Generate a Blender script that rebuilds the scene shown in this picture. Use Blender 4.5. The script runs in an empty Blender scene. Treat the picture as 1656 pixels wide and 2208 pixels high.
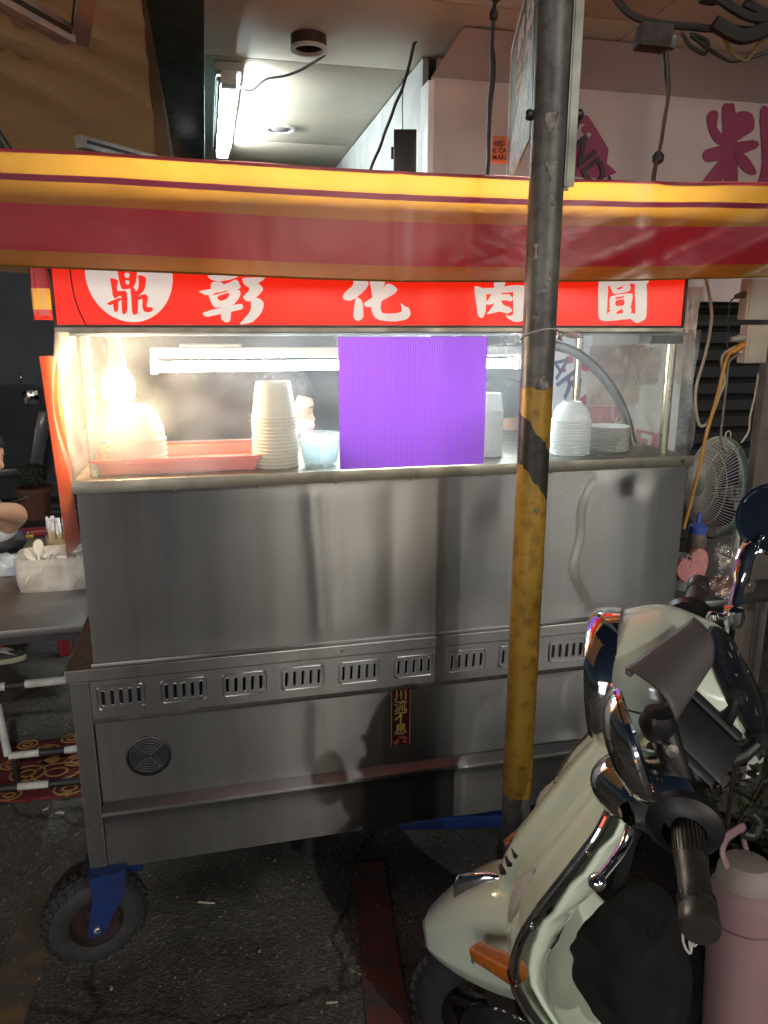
import bpy, bmesh, math, random
from mathutils import Vector, Matrix, noise
random.seed(7)
R = math.radians
sc = bpy.context.scene
COL = sc.collection

# ------------------------------------------------------------------ camera, world, light, exposure
CAM_H, PITCH, FPX = 1.6, R(13.8), 1594.0
cam = bpy.data.cameras.new('camera'); cam_o = bpy.data.objects.new('camera', cam); COL.objects.link(cam_o)
cam.sensor_fit = 'VERTICAL'; cam.sensor_height = 36.0; cam.lens = 36.0 * FPX / 2208.0
cam.clip_start = 0.02; cam.clip_end = 400
cam_o.location = (0, 0, CAM_H); cam_o.rotation_euler = (R(90) - PITCH, 0, 0)
sc.camera = cam_o
SUN_AZ, SUN_EL = R(24), R(33)          # the street lamp behind the viewer's right shoulder
w = bpy.data.worlds.new('World'); sc.world = w; w.use_nodes = True
nt = w.node_tree; bg = nt.nodes['Background']
sky = nt.nodes.new('ShaderNodeTexSky'); sky.sky_type = 'NISHITA'; sky.sun_disc = False
sky.sun_elevation = SUN_EL; sky.sun_rotation = R(180) - SUN_AZ
nt.links.new(sky.outputs[0], bg.inputs[0]); bg.inputs[1].default_value = 0.003
sun = bpy.data.lights.new('street_light', 'SUN'); sun.energy = 0.32; sun.angle = R(0.6); sun.color = (1, .965, .92)
sun_o = bpy.data.objects.new('street_light', sun); COL.objects.link(sun_o)
sdir = Vector((math.sin(SUN_AZ) * math.cos(SUN_EL), -math.cos(SUN_AZ) * math.cos(SUN_EL), math.sin(SUN_EL)))
sun_o.rotation_euler = sdir.to_track_quat('Z', 'Y').to_euler(); sun_o.location = (2, -4, 4)
vs = sc.view_settings; vs.view_transform = 'Standard'; vs.look = 'None'; vs.gamma = 1; vs.exposure = 1.1
sc.cycles.use_denoising = True; sc.cycles.max_bounces = 10; sc.cycles.transparent_max_bounces = 16
sc.cycles.sample_clamp_indirect = 6; sc.cycles.caustics_reflective = False

# ------------------------------------------------------------------ measuring helpers
ct, st_ = math.cos(PITCH), math.sin(PITCH)
SA = R(13.2); SO = Vector((-.75, 1.6, 0))                         # stall axis and its front left corner
STALL = Matrix.Translation(SO) @ Matrix.Rotation(SA, 4, 'Z')
STALL_I = STALL.inverted()
def ray(px, py):
    u = (px - 828) / FPX; v = (py - 1104) / FPX
    return Vector((u, ct - v * st_, -st_ - v * ct))
def on(px, py, d):                                                 # a point of the plane d metres behind the stall's front, in stall axes
    r = ray(px, py); n = Vector((-math.sin(SA), math.cos(SA), 0))
    t = (d + SO.dot(n)) / r.dot(n)
    return STALL_I @ (Vector((0, 0, CAM_H)) + r * t)
def onz(px, py, z):
    r = ray(px, py); t = (z - CAM_H) / r.z
    return STALL_I @ (Vector((0, 0, CAM_H)) + r * t)
def at(px, py, Y):
    r = ray(px, py); return Vector((0, 0, CAM_H)) + r * (Y / r.y)

# ------------------------------------------------------------------ materials
MATS = {}
def nodes_of(name):
    m = bpy.data.materials.new(name); m.use_nodes = True
    n = m.node_tree.nodes; l = m.node_tree.links
    return m, n, l, n['Principled BSDF'], n['Material Output']
def noise_node(n, l, scale, detail=4, stretch=None, coord='Object'):
    tc = n.new('ShaderNodeTexCoord'); t = n.new('ShaderNodeTexNoise')
    t.inputs['Scale'].default_value = scale; t.inputs['Detail'].default_value = detail
    if stretch:
        mp = n.new('ShaderNodeMapping'); mp.inputs['Scale'].default_value = stretch
        l.new(tc.outputs[coord], mp.inputs[0]); l.new(mp.outputs[0], t.inputs['Vector'])
    else: l.new(tc.outputs[coord], t.inputs['Vector'])
    return t
def ramp(n, l, src, stops):
    r = n.new('ShaderNodeValToRGB'); e = r.color_ramp.elements
    while len(e) > 1: e.remove(e[-1])
    e[0].position = stops[0][0]; c = stops[0][1]; e[0].color = (*c, 1) if len(c) == 3 else c
    for p, c in stops[1:]:
        k = e.new(p); k.color = (*c, 1) if len(c) == 3 else c
    l.new(src, r.inputs[0]); return r
def mixc(n, l, fac, a, b):
    m = n.new('ShaderNodeMix'); m.data_type = 'RGBA'
    if isinstance(fac, float): m.inputs[0].default_value = fac
    else: l.new(fac, m.inputs[0])
    for i, v in ((6, a), (7, b)):
        if isinstance(v, (tuple, list)): m.inputs[i].default_value = (*v[:3], 1)
        else: l.new(v, m.inputs[i])
    return m.outputs[2]
def mat(name, col, rough=.5, metal=0.0, var=.2, scale=14, bump=0.0, bscale=90, col2=None, thr=(.35, .7), coat=0.0,
        trans=0.0, spec=.5, stretch=None, rvar=.12, emit=None, estr=0.0, aniso=0.0, sss=0.0):
    if name in MATS: return MATS[name]
    m, n, l, p, out = nodes_of(name)
    t = noise_node(n, l, scale, 5, stretch)
    dk = col2 if col2 else tuple(c * (1 - var) for c in col)
    r = ramp(n, l, t.outputs['Fac'], [(thr[0], dk), (thr[1], col)])
    l.new(r.outputs[0], p.inputs['Base Color'])
    rr = n.new('ShaderNodeMapRange'); l.new(t.outputs['Fac'], rr.inputs[0])
    rr.inputs[1].default_value = .3; rr.inputs[2].default_value = .7
    rr.inputs[3].default_value = min(1, rough + rvar); rr.inputs[4].default_value = max(0.02, rough - rvar * .5)
    l.new(rr.outputs[0], p.inputs['Roughness'])
    p.inputs['Metallic'].default_value = metal; p.inputs['Coat Weight'].default_value = coat
    p.inputs['Coat Roughness'].default_value = .06
    p.inputs['Specular IOR Level'].default_value = spec
    p.inputs['Transmission Weight'].default_value = trans
    if sss: p.inputs['Subsurface Weight'].default_value = sss; p.inputs['Subsurface Radius'].default_value = (.01, .006, .004)
    if emit: p.inputs['Emission Color'].default_value = (*emit, 1); p.inputs['Emission Strength'].default_value = estr
    if aniso:
        p.inputs['Anisotropic'].default_value = aniso; p.inputs['Anisotropic Rotation'].default_value = .25
        tg = n.new('ShaderNodeTangent'); tg.direction_type = 'RADIAL'; tg.axis = 'Z'; l.new(tg.outputs[0], p.inputs['Tangent'])
    if bump:
        t2 = noise_node(n, l, bscale, 4, stretch); b = n.new('ShaderNodeBump')
        b.inputs['Strength'].default_value = bump; b.inputs['Distance'].default_value = .004
        l.new(t2.outputs['Fac'], b.inputs['Height']); l.new(b.outputs[0], p.inputs['Normal'])
    MATS[name] = m; return m
def emat(name, col, s):
    if name in MATS: return MATS[name]
    m, n, l, p, out = nodes_of(name)
    n.remove(p); e = n.new('ShaderNodeEmission'); e.inputs[0].default_value = (*col, 1); e.inputs[1].default_value = s
    l.new(e.outputs[0], out.inputs[0]); MATS[name] = m; return m
def sheen(n, l, base):
    lw = n.new('ShaderNodeLayerWeight'); lw.inputs[0].default_value = .5
    pw = n.new('ShaderNodeMath'); pw.operation = 'POWER'; pw.inputs[1].default_value = 5; l.new(lw.outputs['Facing'], pw.inputs[0])
    ad = n.new('ShaderNodeMath'); ad.operation = 'MULTIPLY_ADD'; ad.inputs[1].default_value = .5; ad.inputs[2].default_value = base; l.new(pw.outputs[0], ad.inputs[0]); return ad
def film(name, col, haze, gloss=.08, rough=.12, bump=.5, bscale=14, spots=0.0, tl=.5):
    """thin see-through plastic: mostly clear, a dirty share that scatters, a share that mirrors"""
    if name in MATS: return MATS[name]
    m, n, l, p, out = nodes_of(name); n.remove(p)
    tr = n.new('ShaderNodeBsdfTransparent'); tr.inputs[0].default_value = (*col, 1)
    df = n.new('ShaderNodeBsdfDiffuse'); df.inputs[0].default_value = (*col, 1)
    tn = n.new('ShaderNodeBsdfTranslucent'); tn.inputs[0].default_value = (*col, 1)
    gl = n.new('ShaderNodeBsdfGlossy'); gl.inputs['Roughness'].default_value = rough
    mx = n.new('ShaderNodeMixShader'); mx.inputs[0].default_value = tl; l.new(df.outputs[0], mx.inputs[1]); l.new(tn.outputs[0], mx.inputs[2])
    t = noise_node(n, l, 9, 6); mr = n.new('ShaderNodeMapRange'); l.new(t.outputs['Fac'], mr.inputs[0])
    mr.inputs[1].default_value = .3; mr.inputs[2].default_value = .75; mr.inputs[3].default_value = haze * .4; mr.inputs[4].default_value = haze * 1.6
    fac = mr.outputs[0]
    if spots:
        v = n.new('ShaderNodeTexVoronoi'); tc = n.new('ShaderNodeTexCoord'); l.new(tc.outputs['Object'], v.inputs['Vector'])
        v.inputs['Scale'].default_value = 110; v.inputs['Randomness'].default_value = 1
        gm = n.new('ShaderNodeMath'); gm.operation = 'LESS_THAN'; gm.inputs[1].default_value = .17; l.new(v.outputs['Distance'], gm.inputs[0])
        cg = n.new('ShaderNodeMath'); cg.operation = 'GREATER_THAN'; cg.inputs[1].default_value = .62
        sp = n.new('ShaderNodeSeparateColor'); l.new(v.outputs['Color'], sp.inputs[0]); l.new(sp.outputs[0], cg.inputs[0])
        mu = n.new('ShaderNodeMath'); mu.operation = 'MULTIPLY'; l.new(gm.outputs[0], mu.inputs[0]); l.new(cg.outputs[0], mu.inputs[1])
        m2 = n.new('ShaderNodeMath'); m2.operation = 'MULTIPLY_ADD'; m2.inputs[1].default_value = spots; l.new(mu.outputs[0], m2.inputs[0]); l.new(fac, m2.inputs[2])
        fac = m2.outputs[0]
    m1 = n.new('ShaderNodeMixShader'); l.new(fac, m1.inputs[0]); l.new(tr.outputs[0], m1.inputs[1]); l.new(mx.outputs[0], m1.inputs[2])
    ad = sheen(n, l, gloss)
    m3 = n.new('ShaderNodeMixShader'); l.new(ad.outputs[0], m3.inputs[0]); l.new(m1.outputs[0], m3.inputs[1]); l.new(gl.outputs[0], m3.inputs[2])
    t2 = noise_node(n, l, bscale, 3); b = n.new('ShaderNodeBump'); b.inputs['Strength'].default_value = bump; b.inputs['Distance'].default_value = .01
    l.new(t2.outputs['Fac'], b.inputs['Height']); l.new(b.outputs[0], gl.inputs['Normal'])
    l.new(m3.outputs[0], out.inputs[0]); MATS[name] = m; return m
def cloth(name, col, tl=.35, gloss=.12, rough=.3, var=.12, scale=6, wrinkle=0.0):
    """thin printed sheet: lit from both sides, slightly shiny"""
    if name in MATS: return MATS[name]
    m, n, l, p, out = nodes_of(name); n.remove(p)
    t = noise_node(n, l, scale, 5); c = ramp(n, l, t.outputs['Fac'], [(.3, tuple(k * (1 - var) for k in col)), (.7, col)])
    df = n.new('ShaderNodeBsdfDiffuse'); tn = n.new('ShaderNodeBsdfTranslucent'); gl = n.new('ShaderNodeBsdfGlossy')
    l.new(c.outputs[0], df.inputs[0]); l.new(c.outputs[0], tn.inputs[0]); gl.inputs['Roughness'].default_value = rough
    mx = n.new('ShaderNodeMixShader'); mx.inputs[0].default_value = tl; l.new(df.outputs[0], mx.inputs[1]); l.new(tn.outputs[0], mx.inputs[2])
    ad = sheen(n, l, gloss * .6)
    m3 = n.new('ShaderNodeMixShader'); l.new(ad.outputs[0], m3.inputs[0]); l.new(mx.outputs[0], m3.inputs[1]); l.new(gl.outputs[0], m3.inputs[2])
    if wrinkle:
        w1 = noise_node(n, l, 3.2, 3, (1, 1, 1.6)); w1.inputs['Distortion'].default_value = .6
        bp = n.new('ShaderNodeBump'); bp.inputs['Strength'].default_value = wrinkle; bp.inputs['Distance'].default_value = .03
        l.new(w1.outputs['Fac'], bp.inputs['Height'])
        for q in (df, tn, gl): l.new(bp.outputs[0], q.inputs['Normal'])
    l.new(m3.outputs[0], out.inputs[0]); MATS[name] = m; return m

def steel_mat(name, base, rough, aniso=.75, smudge=.5):
    if name in MATS: return MATS[name]
    m, n, l, p, out = nodes_of(name)
    p.inputs['Metallic'].default_value = 1
    br = noise_node(n, l, 60, 4, (1.5, 1.5, 60))                     # the brush lines run along the sheet
    sm = noise_node(n, l, 3.2, 7)
    gr = noise_node(n, l, 7, 3, (1, 1, .35))
    c = ramp(n, l, sm.outputs['Fac'], [(.3, tuple(k * .86 for k in base)), (.68, base)])
    c2 = ramp(n, l, br.outputs['Fac'], [(.3, (.74, .74, .74)), (.7, (1, 1, 1))])
    mm = n.new('ShaderNodeMix'); mm.data_type = 'RGBA'; mm.blend_type = 'MULTIPLY'; mm.inputs[0].default_value = 1
    # wipe marks and drips; their light-dark bands also mimic lamp reflections on the steel
    dr = noise_node(n, l, 16, 4, (1, 1, .07)); c3 = ramp(n, l, dr.outputs['Fac'], [(.36, (.66, .65, .63)), (.55, (1, 1, 1))])
    sp = noise_node(n, l, 150, 2); c4 = ramp(n, l, sp.outputs['Fac'], [(.27, (.45, .43, .4)), (.32, (1, 1, 1))])
    l.new(c.outputs[0], mm.inputs[6]); l.new(c2.outputs[0], mm.inputs[7])
    for src in (c3, c4):
        m5 = n.new('ShaderNodeMix'); m5.data_type = 'RGBA'; m5.blend_type = 'MULTIPLY'; m5.inputs[0].default_value = .38
        l.new(mm.outputs[2], m5.inputs[6]); l.new(src.outputs[0], m5.inputs[7]); mm = m5
    l.new(mm.outputs[2], p.inputs['Base Color'])
    a = n.new('ShaderNodeMath'); a.operation = 'MULTIPLY_ADD'; a.inputs[1].default_value = .12; a.inputs[2].default_value = rough - .10
    l.new(gr.outputs['Fac'], a.inputs[0])
    b2 = n.new('ShaderNodeMath'); b2.operation = 'MULTIPLY_ADD'; b2.inputs[1].default_value = .1; l.new(br.outputs['Fac'], b2.inputs[0]); l.new(a.outputs[0], b2.inputs[2])
    l.new(b2.outputs[0], p.inputs['Roughness'])
    p.inputs['Anisotropic'].default_value = aniso; p.inputs['Anisotropic Rotation'].default_value = .25
    tg = n.new('ShaderNodeVectorTransform'); tg.vector_type = 'VECTOR'; tg.convert_from = 'OBJECT'; tg.convert_to = 'WORLD'; tg.inputs[0].default_value = (1, 0, 0)
    l.new(tg.outputs[0], p.inputs['Tangent'])
    bp = n.new('ShaderNodeBump'); bp.inputs['Strength'].default_value = .06; bp.inputs['Distance'].default_value = .002
    l.new(br.outputs['Fac'], bp.inputs['Height']); l.new(bp.outputs[0], p.inputs['Normal'])
    # the handled, faintly greasy surface scatters wider than the brushed metal below
    g2 = n.new('ShaderNodeBsdfGlossy'); g2.inputs['Roughness'].default_value = .58; l.new(mm.outputs[2], g2.inputs[0])
    ms = n.new('ShaderNodeMixShader'); mf = n.new('ShaderNodeMapRange'); l.new(sm.outputs['Fac'], mf.inputs[0])
    mf.inputs[1].default_value = .3; mf.inputs[2].default_value = .7; mf.inputs[3].default_value = smudge * .75; mf.inputs[4].default_value = smudge * 1.1
    l.new(mf.outputs[0], ms.inputs[0]); l.new(p.outputs[0], ms.inputs[1]); l.new(g2.outputs[0], ms.inputs[2]); l.new(ms.outputs[0], out.inputs[0])
    MATS[name] = m; return m
STEEL = steel_mat('brushed_steel', (.345, .347, .35), .295, .95, .05)
STEEL_D = steel_mat('brushed_steel_dull', (.25, .251, .25), .31, .93, .06)
CHROME = mat('chrome', (.8, .8, .82), .05, 1, .08, 20, rvar=.05)
ALU = mat('aluminium', (.5, .5, .5), .38, .45, .25, 30)
GALV = None
BLACK = mat('black_plastic', (.012, .012, .014), .42, 0, .4, 30)
RUBBER = mat('rubber', (.02, .02, .022), .75, 0, .5, 40, .3, 160)
WHITE = mat('white_plastic', (.75, .74, .7), .4, 0, .1, 12)
PAINT = mat('mint_paint', (.73, .83, .68), .17, 0, .06, 5, coat=.9, rvar=.03)
BLUE = mat('blue_paint', (.008, .028, .13), .4, 0, .45, 18, .15, 60)
VOID = mat('dark_void', (.008, .009, .012), .8, 0, .4, 10)
DIRTY = mat('dirty_dark_metal', (.09, .085, .075), .55, .6, .5, 25, .2, 70)

# ------------------------------------------------------------------ mesh helpers
class MB:
    def __init__(self): self.v = []; self.f = []; self.mi = []
    def add(self, vs, fs, M=None, mi=0):
        o = len(self.v)
        self.v += [(M @ Vector(q)) if M else Vector(q) for q in vs]
        self.f += [tuple(i + o for i in q) for q in fs]; self.mi += [mi] * len(fs); return self
    def box(self, x0, x1, y0, y1, z0, z1, M=None, bev=0, mi=0):
        if bev:
            bm = bmesh.new(); bmesh.ops.create_cube(bm, size=1)
            for q in bm.verts: q.co = Vector(((x0 + x1) / 2 + q.co.x * (x1 - x0), (y0 + y1) / 2 + q.co.y * (y1 - y0), (z0 + z1) / 2 + q.co.z * (z1 - z0)))
            bmesh.ops.bevel(bm, geom=list(bm.edges), offset=bev, segments=2, affect='EDGES', profile=.6)
            bm.verts.index_update()
            self.add([q.co.copy() for q in bm.verts], [[q.index for q in fc.verts] for fc in bm.faces], M, mi); bm.free(); return self
        vs = [(x, y, z) for z in (z0, z1) for y in (y0, y1) for x in (x0, x1)]
        return self.add(vs, [(0, 2, 3, 1), (4, 5, 7, 6), (0, 1, 5, 4), (2, 6, 7, 3), (0, 4, 6, 2), (1, 3, 7, 5)], M, mi)
    def tube(self, path, r, n=10, M=None, caps=True, mi=0, flat=None, closed=False):
        P = [Vector(q) for q in path]; k = len(P); rs = r if isinstance(r, (list, tuple)) else [r] * k
        ups = None; vs = []; fs = []
        for i in range(k):
            if closed: t = (P[(i + 1) % k] - P[i - 1]).normalized()
            else: t = (P[min(i + 1, k - 1)] - P[max(i - 1, 0)]).normalized()
            if ups is None: ups = Vector((0, 0, 1)) if abs(t.z) < .9 else Vector((1, 0, 0))
            s = t.cross(ups).normalized(); ups = s.cross(t).normalized()
            for j in range(n):
                a = 2 * math.pi * j / n
                vs.append(P[i] + (s * math.cos(a) + ups * math.sin(a) * (flat or 1)) * rs[i])
        for i in range(k if closed else k - 1):
            for j in range(n):
                i2 = (i + 1) % k
                fs.append((i * n + j, i * n + (j + 1) % n, i2 * n + (j + 1) % n, i2 * n + j))
        if caps and not closed: fs += [tuple(range(n))[::-1], tuple((k - 1) * n + j for j in range(n))]
        return self.add(vs, fs, M, mi)
    def lathe(self, prof, n=32, M=None, mi=0, cap=False):
        vs = []; fs = []; k = len(prof)
        for (r, z) in prof:
            for j in range(n):
                a = 2 * math.pi * j / n; vs.append((r * math.cos(a), r * math.sin(a), z))
        for i in range(k - 1):
            for j in range(n):
                fs.append((i * n + j, i * n + (j + 1) % n, (i + 1) * n + (j + 1) % n, (i + 1) * n + j))
        if cap and prof[0][0] > 1e-5: fs.append(tuple(range(n))[::-1])
        if cap and prof[-1][0] > 1e-5: fs.append(tuple((k - 1) * n + j for j in range(n)))
        return self.add(vs, fs, M, mi)
    def grid(self, fn, nu, nv, M=None, mi=0, row_mi=None, wrap=False):
        vs = [fn(i / (nu if wrap else nu - 1), j / (nv - 1)) for j in range(nv) for i in range(nu)]; o = len(self.v)
        self.v += [(M @ Vector(q)) if M else Vector(q) for q in vs]
        for j in range(nv - 1):
            for i in range(nu if wrap else nu - 1):
                i2 = (i + 1) % nu
                self.f.append((o + j * nu + i, o + j * nu + i2, o + (j + 1) * nu + i2, o + (j + 1) * nu + i)); self.mi.append(row_mi[j] if row_mi else mi)
        return self
    def prism(self, pts, h, M=None, mi=0):
        """outline pts in the local xy plane, thickness h along +z"""
        a = sum(p[0] * q[1] - q[0] * p[1] for p, q in zip(pts, list(pts[1:]) + [pts[0]]))
        if a < 0: pts = list(pts)[::-1]
        k = len(pts); vs = [(p[0], p[1], 0) for p in pts] + [(p[0], p[1], h) for p in pts]
        fs = [tuple(range(k))[::-1], tuple(range(k, 2 * k))] + [(i, (i + 1) % k, k + (i + 1) % k, k + i) for i in range(k)]
        return self.add(vs, fs, M, mi)
    def build(self, name, mt, parent=None, smooth=True, ang=38, solid=0, sub=0, offs=0, mw=None):
        me = bpy.data.meshes.new(name); me.from_pydata(self.v, [], self.f)
        for m_ in (mt if isinstance(mt, (list, tuple)) else [mt]): me.materials.append(m_)
        if any(self.mi): me.polygons.foreach_set('material_index', self.mi)
        bm = bmesh.new(); bm.from_mesh(me); bmesh.ops.recalc_face_normals(bm, faces=bm.faces); bm.to_mesh(me); bm.free()
        if smooth: me.shade_smooth(); me.set_sharp_from_angle(angle=R(ang))
        o = bpy.data.objects.new(name, me); COL.objects.link(o)
        if parent: o.parent = parent
        if mw is not None: o.matrix_world = mw
        if solid:
            s = o.modifiers.new('s', 'SOLIDIFY'); s.thickness = solid; s.offset = offs
        if sub:
            s = o.modifiers.new('sub', 'SUBSURF'); s.levels = sub; s.render_levels = sub
        return o
def tag(o, label, cat, group=None):
    o['label'] = label; o['category'] = cat
    if group: o['group'] = group
    return o
def struct(o): o['kind'] = 'structure'; return o
def stuff(o): o['kind'] = 'stuff'; return o
def empty(name, mw):
    o = bpy.data.objects.new(name, None); COL.objects.link(o); o.empty_display_size = .05; o.matrix_world = mw; return o
def thing(name, label, cat, mw, group=None): return tag(empty(name, mw), label, cat, group)
def SM(s=0, d=0, z=0): return STALL @ Matrix.Translation((s, d, z))
def copy_tree(o, parent=None, mw=None, label=None):
    c = o.copy(); COL.objects.link(c); c.parent = parent
    if mw is not None: c.matrix_world = mw
    if label: c['label'] = label
    for ch in list(o.children): copy_tree(ch, c)
    return c
def T(x, y, z): return Matrix.Translation((x, y, z))
def RX(a): return Matrix.Rotation(R(a), 4, 'X')
def RY(a): return Matrix.Rotation(R(a), 4, 'Y')
def RZ(a): return Matrix.Rotation(R(a), 4, 'Z')
def along(p, axis, up=(0, 0, 1)):
    """matrix whose local z runs along axis"""
    return Matrix.Translation(Vector(p)) @ Vector(axis).normalized().to_track_quat('Z', 'Y').to_matrix().to_4x4()
def smooth_path(pts, k=6):
    P = [Vector(p) for p in pts]; out = []
    for i in range(len(P) - 1):
        p0 = P[max(i - 1, 0)]; p1 = P[i]; p2 = P[i + 1]; p3 = P[min(i + 2, len(P) - 1)]
        for j in range(k):
            t = j / k
            out.append(.5 * ((2 * p1) + (p2 - p0) * t + (2 * p0 - 5 * p1 + 4 * p2 - p3) * t * t + (3 * p1 - p0 - 3 * p2 + p3) * t ** 3))
    out.append(P[-1]); return out
def text(name, body, size, M, mt, parent, off=0.0, ext=.0004, align='CENTER', shear=0):
    c = bpy.data.curves.new(name, 'FONT'); c.body = body; c.size = size; c.offset = off; c.extrude = ext; c.align_x = align; c.align_y = 'CENTER'; c.shear = shear
    t = bpy.data.objects.new('tmp', c); COL.objects.link(t)
    dg = bpy.context.evaluated_depsgraph_get(); me = bpy.data.meshes.new_from_object(t.evaluated_get(dg))
    bpy.data.objects.remove(t); bpy.data.curves.remove(c)
    me.name = name; me.transform(M); me.materials.clear(); me.materials.append(mt)
    o = bpy.data.objects.new(name, me); COL.objects.link(o); o.parent = parent; return o
FRONT = RX(90)                       # local xy outline -> stall s,z plane facing the viewer
def nz(x, y, z, s=1.0): return noise.noise(Vector((x * s, y * s, z * s)))

# ================================================================== THE SETTING
def asphalt():
    m, n, l, p, out = nodes_of('asphalt')
    a = noise_node(n, l, 260, 3); b = noise_node(n, l, 2.2, 6); v = n.new('ShaderNodeTexVoronoi'); tc = n.new('ShaderNodeTexCoord')
    l.new(tc.outputs['Object'], v.inputs['Vector']); v.inputs['Scale'].default_value = 130
    c = ramp(n, l, b.outputs['Fac'], [(.3, (.062, .062, .060)), (.7, (.115, .112, .105))])
    st = ramp(n, l, v.outputs['Color'], [(.0, (.55, .55, .55)), (.8, (1.1, 1.08, 1.02)), (.97, (2.6, 2.5, 2.3))])
    mm = n.new('ShaderNodeMix'); mm.data_type = 'RGBA'; mm.blend_type = 'MULTIPLY'; mm.inputs[0].default_value = 1
    l.new(c.outputs[0], mm.inputs[6]); l.new(st.outputs[0], mm.inputs[7]); l.new(mm.outputs[2], p.inputs['Base Color'])
    sn = noise_node(n, l, 1.1, 6); sr = ramp(n, l, sn.outputs['Fac'], [(.38, (.42, .41, .40)), (.50, (1, 1, 1)), (.66, (1.25, 1.22, 1.15))])
    cv = n.new('ShaderNodeTexVoronoi'); cv.feature = 'DISTANCE_TO_EDGE'; cv.inputs['Scale'].default_value = 1.3
    wn = noise_node(n, l, 4, 5); wm = n.new('ShaderNodeMix'); wm.data_type = 'VECTOR'; wm.inputs[0].default_value = .18; l.new(tc.outputs['Object'], wm.inputs[4]); l.new(wn.outputs['Color'], wm.inputs[5]); l.new(wm.outputs[1], cv.inputs['Vector'])
    cr = ramp(n, l, cv.outputs['Distance'], [(.0, (.28, .27, .26)), (.012, (1, 1, 1))])
    for src in (sr, cr):
        m2 = n.new('ShaderNodeMix'); m2.data_type = 'RGBA'; m2.blend_type = 'MULTIPLY'; m2.inputs[0].default_value = 1
        l.new(p.inputs['Base Color'].links[0].from_socket, m2.inputs[6]); l.new(src.outputs[0], m2.inputs[7]); l.new(m2.outputs[2], p.inputs['Base Color'])
    rg = n.new('ShaderNodeMapRange'); l.new(sn.outputs['Fac'], rg.inputs[0]); rg.inputs[1].default_value = .35; rg.inputs[2].default_value = .55; rg.inputs[3].default_value = .45; rg.inputs[4].default_value = .85; l.new(rg.outputs[0], p.inputs['Roughness'])
    ad = n.new('ShaderNodeMath'); ad.operation = 'ADD'; l.new(v.outputs['Distance'], ad.inputs[0]); l.new(a.outputs['Fac'], ad.inputs[1])
    bp = n.new('ShaderNodeBump'); bp.inputs['Strength'].default_value = .5; bp.inputs['Distance'].default_value = .006
    l.new(ad.outputs[0], bp.inputs['Height']); l.new(bp.outputs[0], p.inputs['Normal']); return m
ASPH = asphalt()
g = MB()
def gfn(u, v):
    x = -30 + 60 * u; y = -25 + 60 * v; return (x, y, 0)
g.grid(gfn, 7, 7)
struct(g.build('ground', ASPH))
REDP = mat('worn_red_paint', (.14, .035, .032), .8, 0, .5, 16, .6, 200, col2=(.07, .05, .047), thr=(.40, .62))
YELP = mat('worn_yellow_paint', (.17, .10, .035), .85, 0, .5, 11, .6, 200, col2=(.07, .06, .05), thr=(.46, .70))
def strip(name, pts, wd, mt, z):
    b = MB(); P = [Vector(p) for p in pts]; vs = []
    for i, p in enumerate(P):
        t = (P[min(i + 1, len(P) - 1)] - P[max(i - 1, 0)]).normalized(); s = Vector((-t.y, t.x))
        j = .004 * nz(p.x * 9, p.y * 9, 1)
        for sgn in (-1, 1): q = p + s * sgn * (wd / 2 + j); vs.append((q.x, q.y, z))
    b.add(vs, [(2 * i, 2 * i + 1, 2 * i + 3, 2 * i + 2) for i in range(len(P) - 1)])
    return struct(b.build(name, mt, smooth=False))
strip('road_marking', [(-.05 + .006 * i, 1.96 - .055 * i) for i in range(24)], .10, REDP, .004)
strip('road_marking', [(-.985 + .006 * i, 1.82 - .03 * i) for i in range(20)], .10, YELP, .004)
strip('road_marking', [(-7 + i * .5, 6.1 + i * .05) for i in range(13)], .10, mat('white_line', (.4, .4, .38), .8, 0, .4, 8), .004)
strip('road_marking', [(-7 + i * .5, 6.35 + i * .05) for i in range(13)], .10, mat('white_line', (.4, .4, .38)), .004)
# loose grit and litter
b = MB(); random.seed(3)
for i in range(520):
    x = random.uniform(-1.5, .6); y = random.uniform(1.2, 2.6); r_ = random.choice([.0015, .002, .002, .003, .0045])
    M_ = T(x, y, r_ * .5) @ RZ(random.uniform(0, 360)) @ RX(random.uniform(0, 60))
    b.add([(r_, 0, 0), (-r_, r_ * .6, 0), (-r_ * .5, -r_, 0), (0, 0, r_ * 1.2)], [(0, 1, 2), (0, 1, 3), (1, 2, 3), (2, 0, 3)], M_)
gr = b.build('grit', mat('grit', (.20, .19, .17), .7, 0, .5, 60), smooth=False); gr['label'] = 'pale grit scattered over the dark asphalt'; stuff(gr); gr['category'] = 'grit'
for (px, py, a, ln) in ((445, 1945, -5, .05), (716, 2160, 3, .028)):
    q = STALL @ onz(px, py, .004)
    o = MB().box(-ln / 2, ln / 2, -.002, .002, 0, .003, T(q.x, q.y, .001) @ RZ(a)).build('wooden_pick', mat('pick_wood', (.45, .4, .32), .7))
    tag(o, 'thin pale pick lying on the asphalt beside the caster wheel' if px < 600 else 'short pale pick on the asphalt beside the red painted stripe', 'pick')

for k, (px, py, wd, cl) in enumerate(((130, 1752, .03, (.5, .5, .48)), (98, 1745, .02, (.45, .43, .4)), (560, 2050, .012, (.4, .38, .33)), (240, 2130, .014, (.42, .4, .36)))):
    q = STALL @ onz(px, py, .004)
    o = MB().grid(lambda u, v: (wd * (u - .5) + .003 * nz(v * 4, k, 1), wd * .5 * (v - .5), .003 + .006 * abs(nz(u * 3, v * 3, k))), 8, 6).build('paper_scrap', mat('scrap_%d' % k, cl, .8), None, solid=.0006, mw=T(q.x, q.y, .0) @ RZ(40 * k))
    tag(o, ('white paper scrap beside the red carpet', 'smaller paper scrap at the carpet edge', 'tiny pale scrap on the asphalt under the stall front', 'tiny scrap on the asphalt beside the caster wheel')[k], 'litter')

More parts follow.
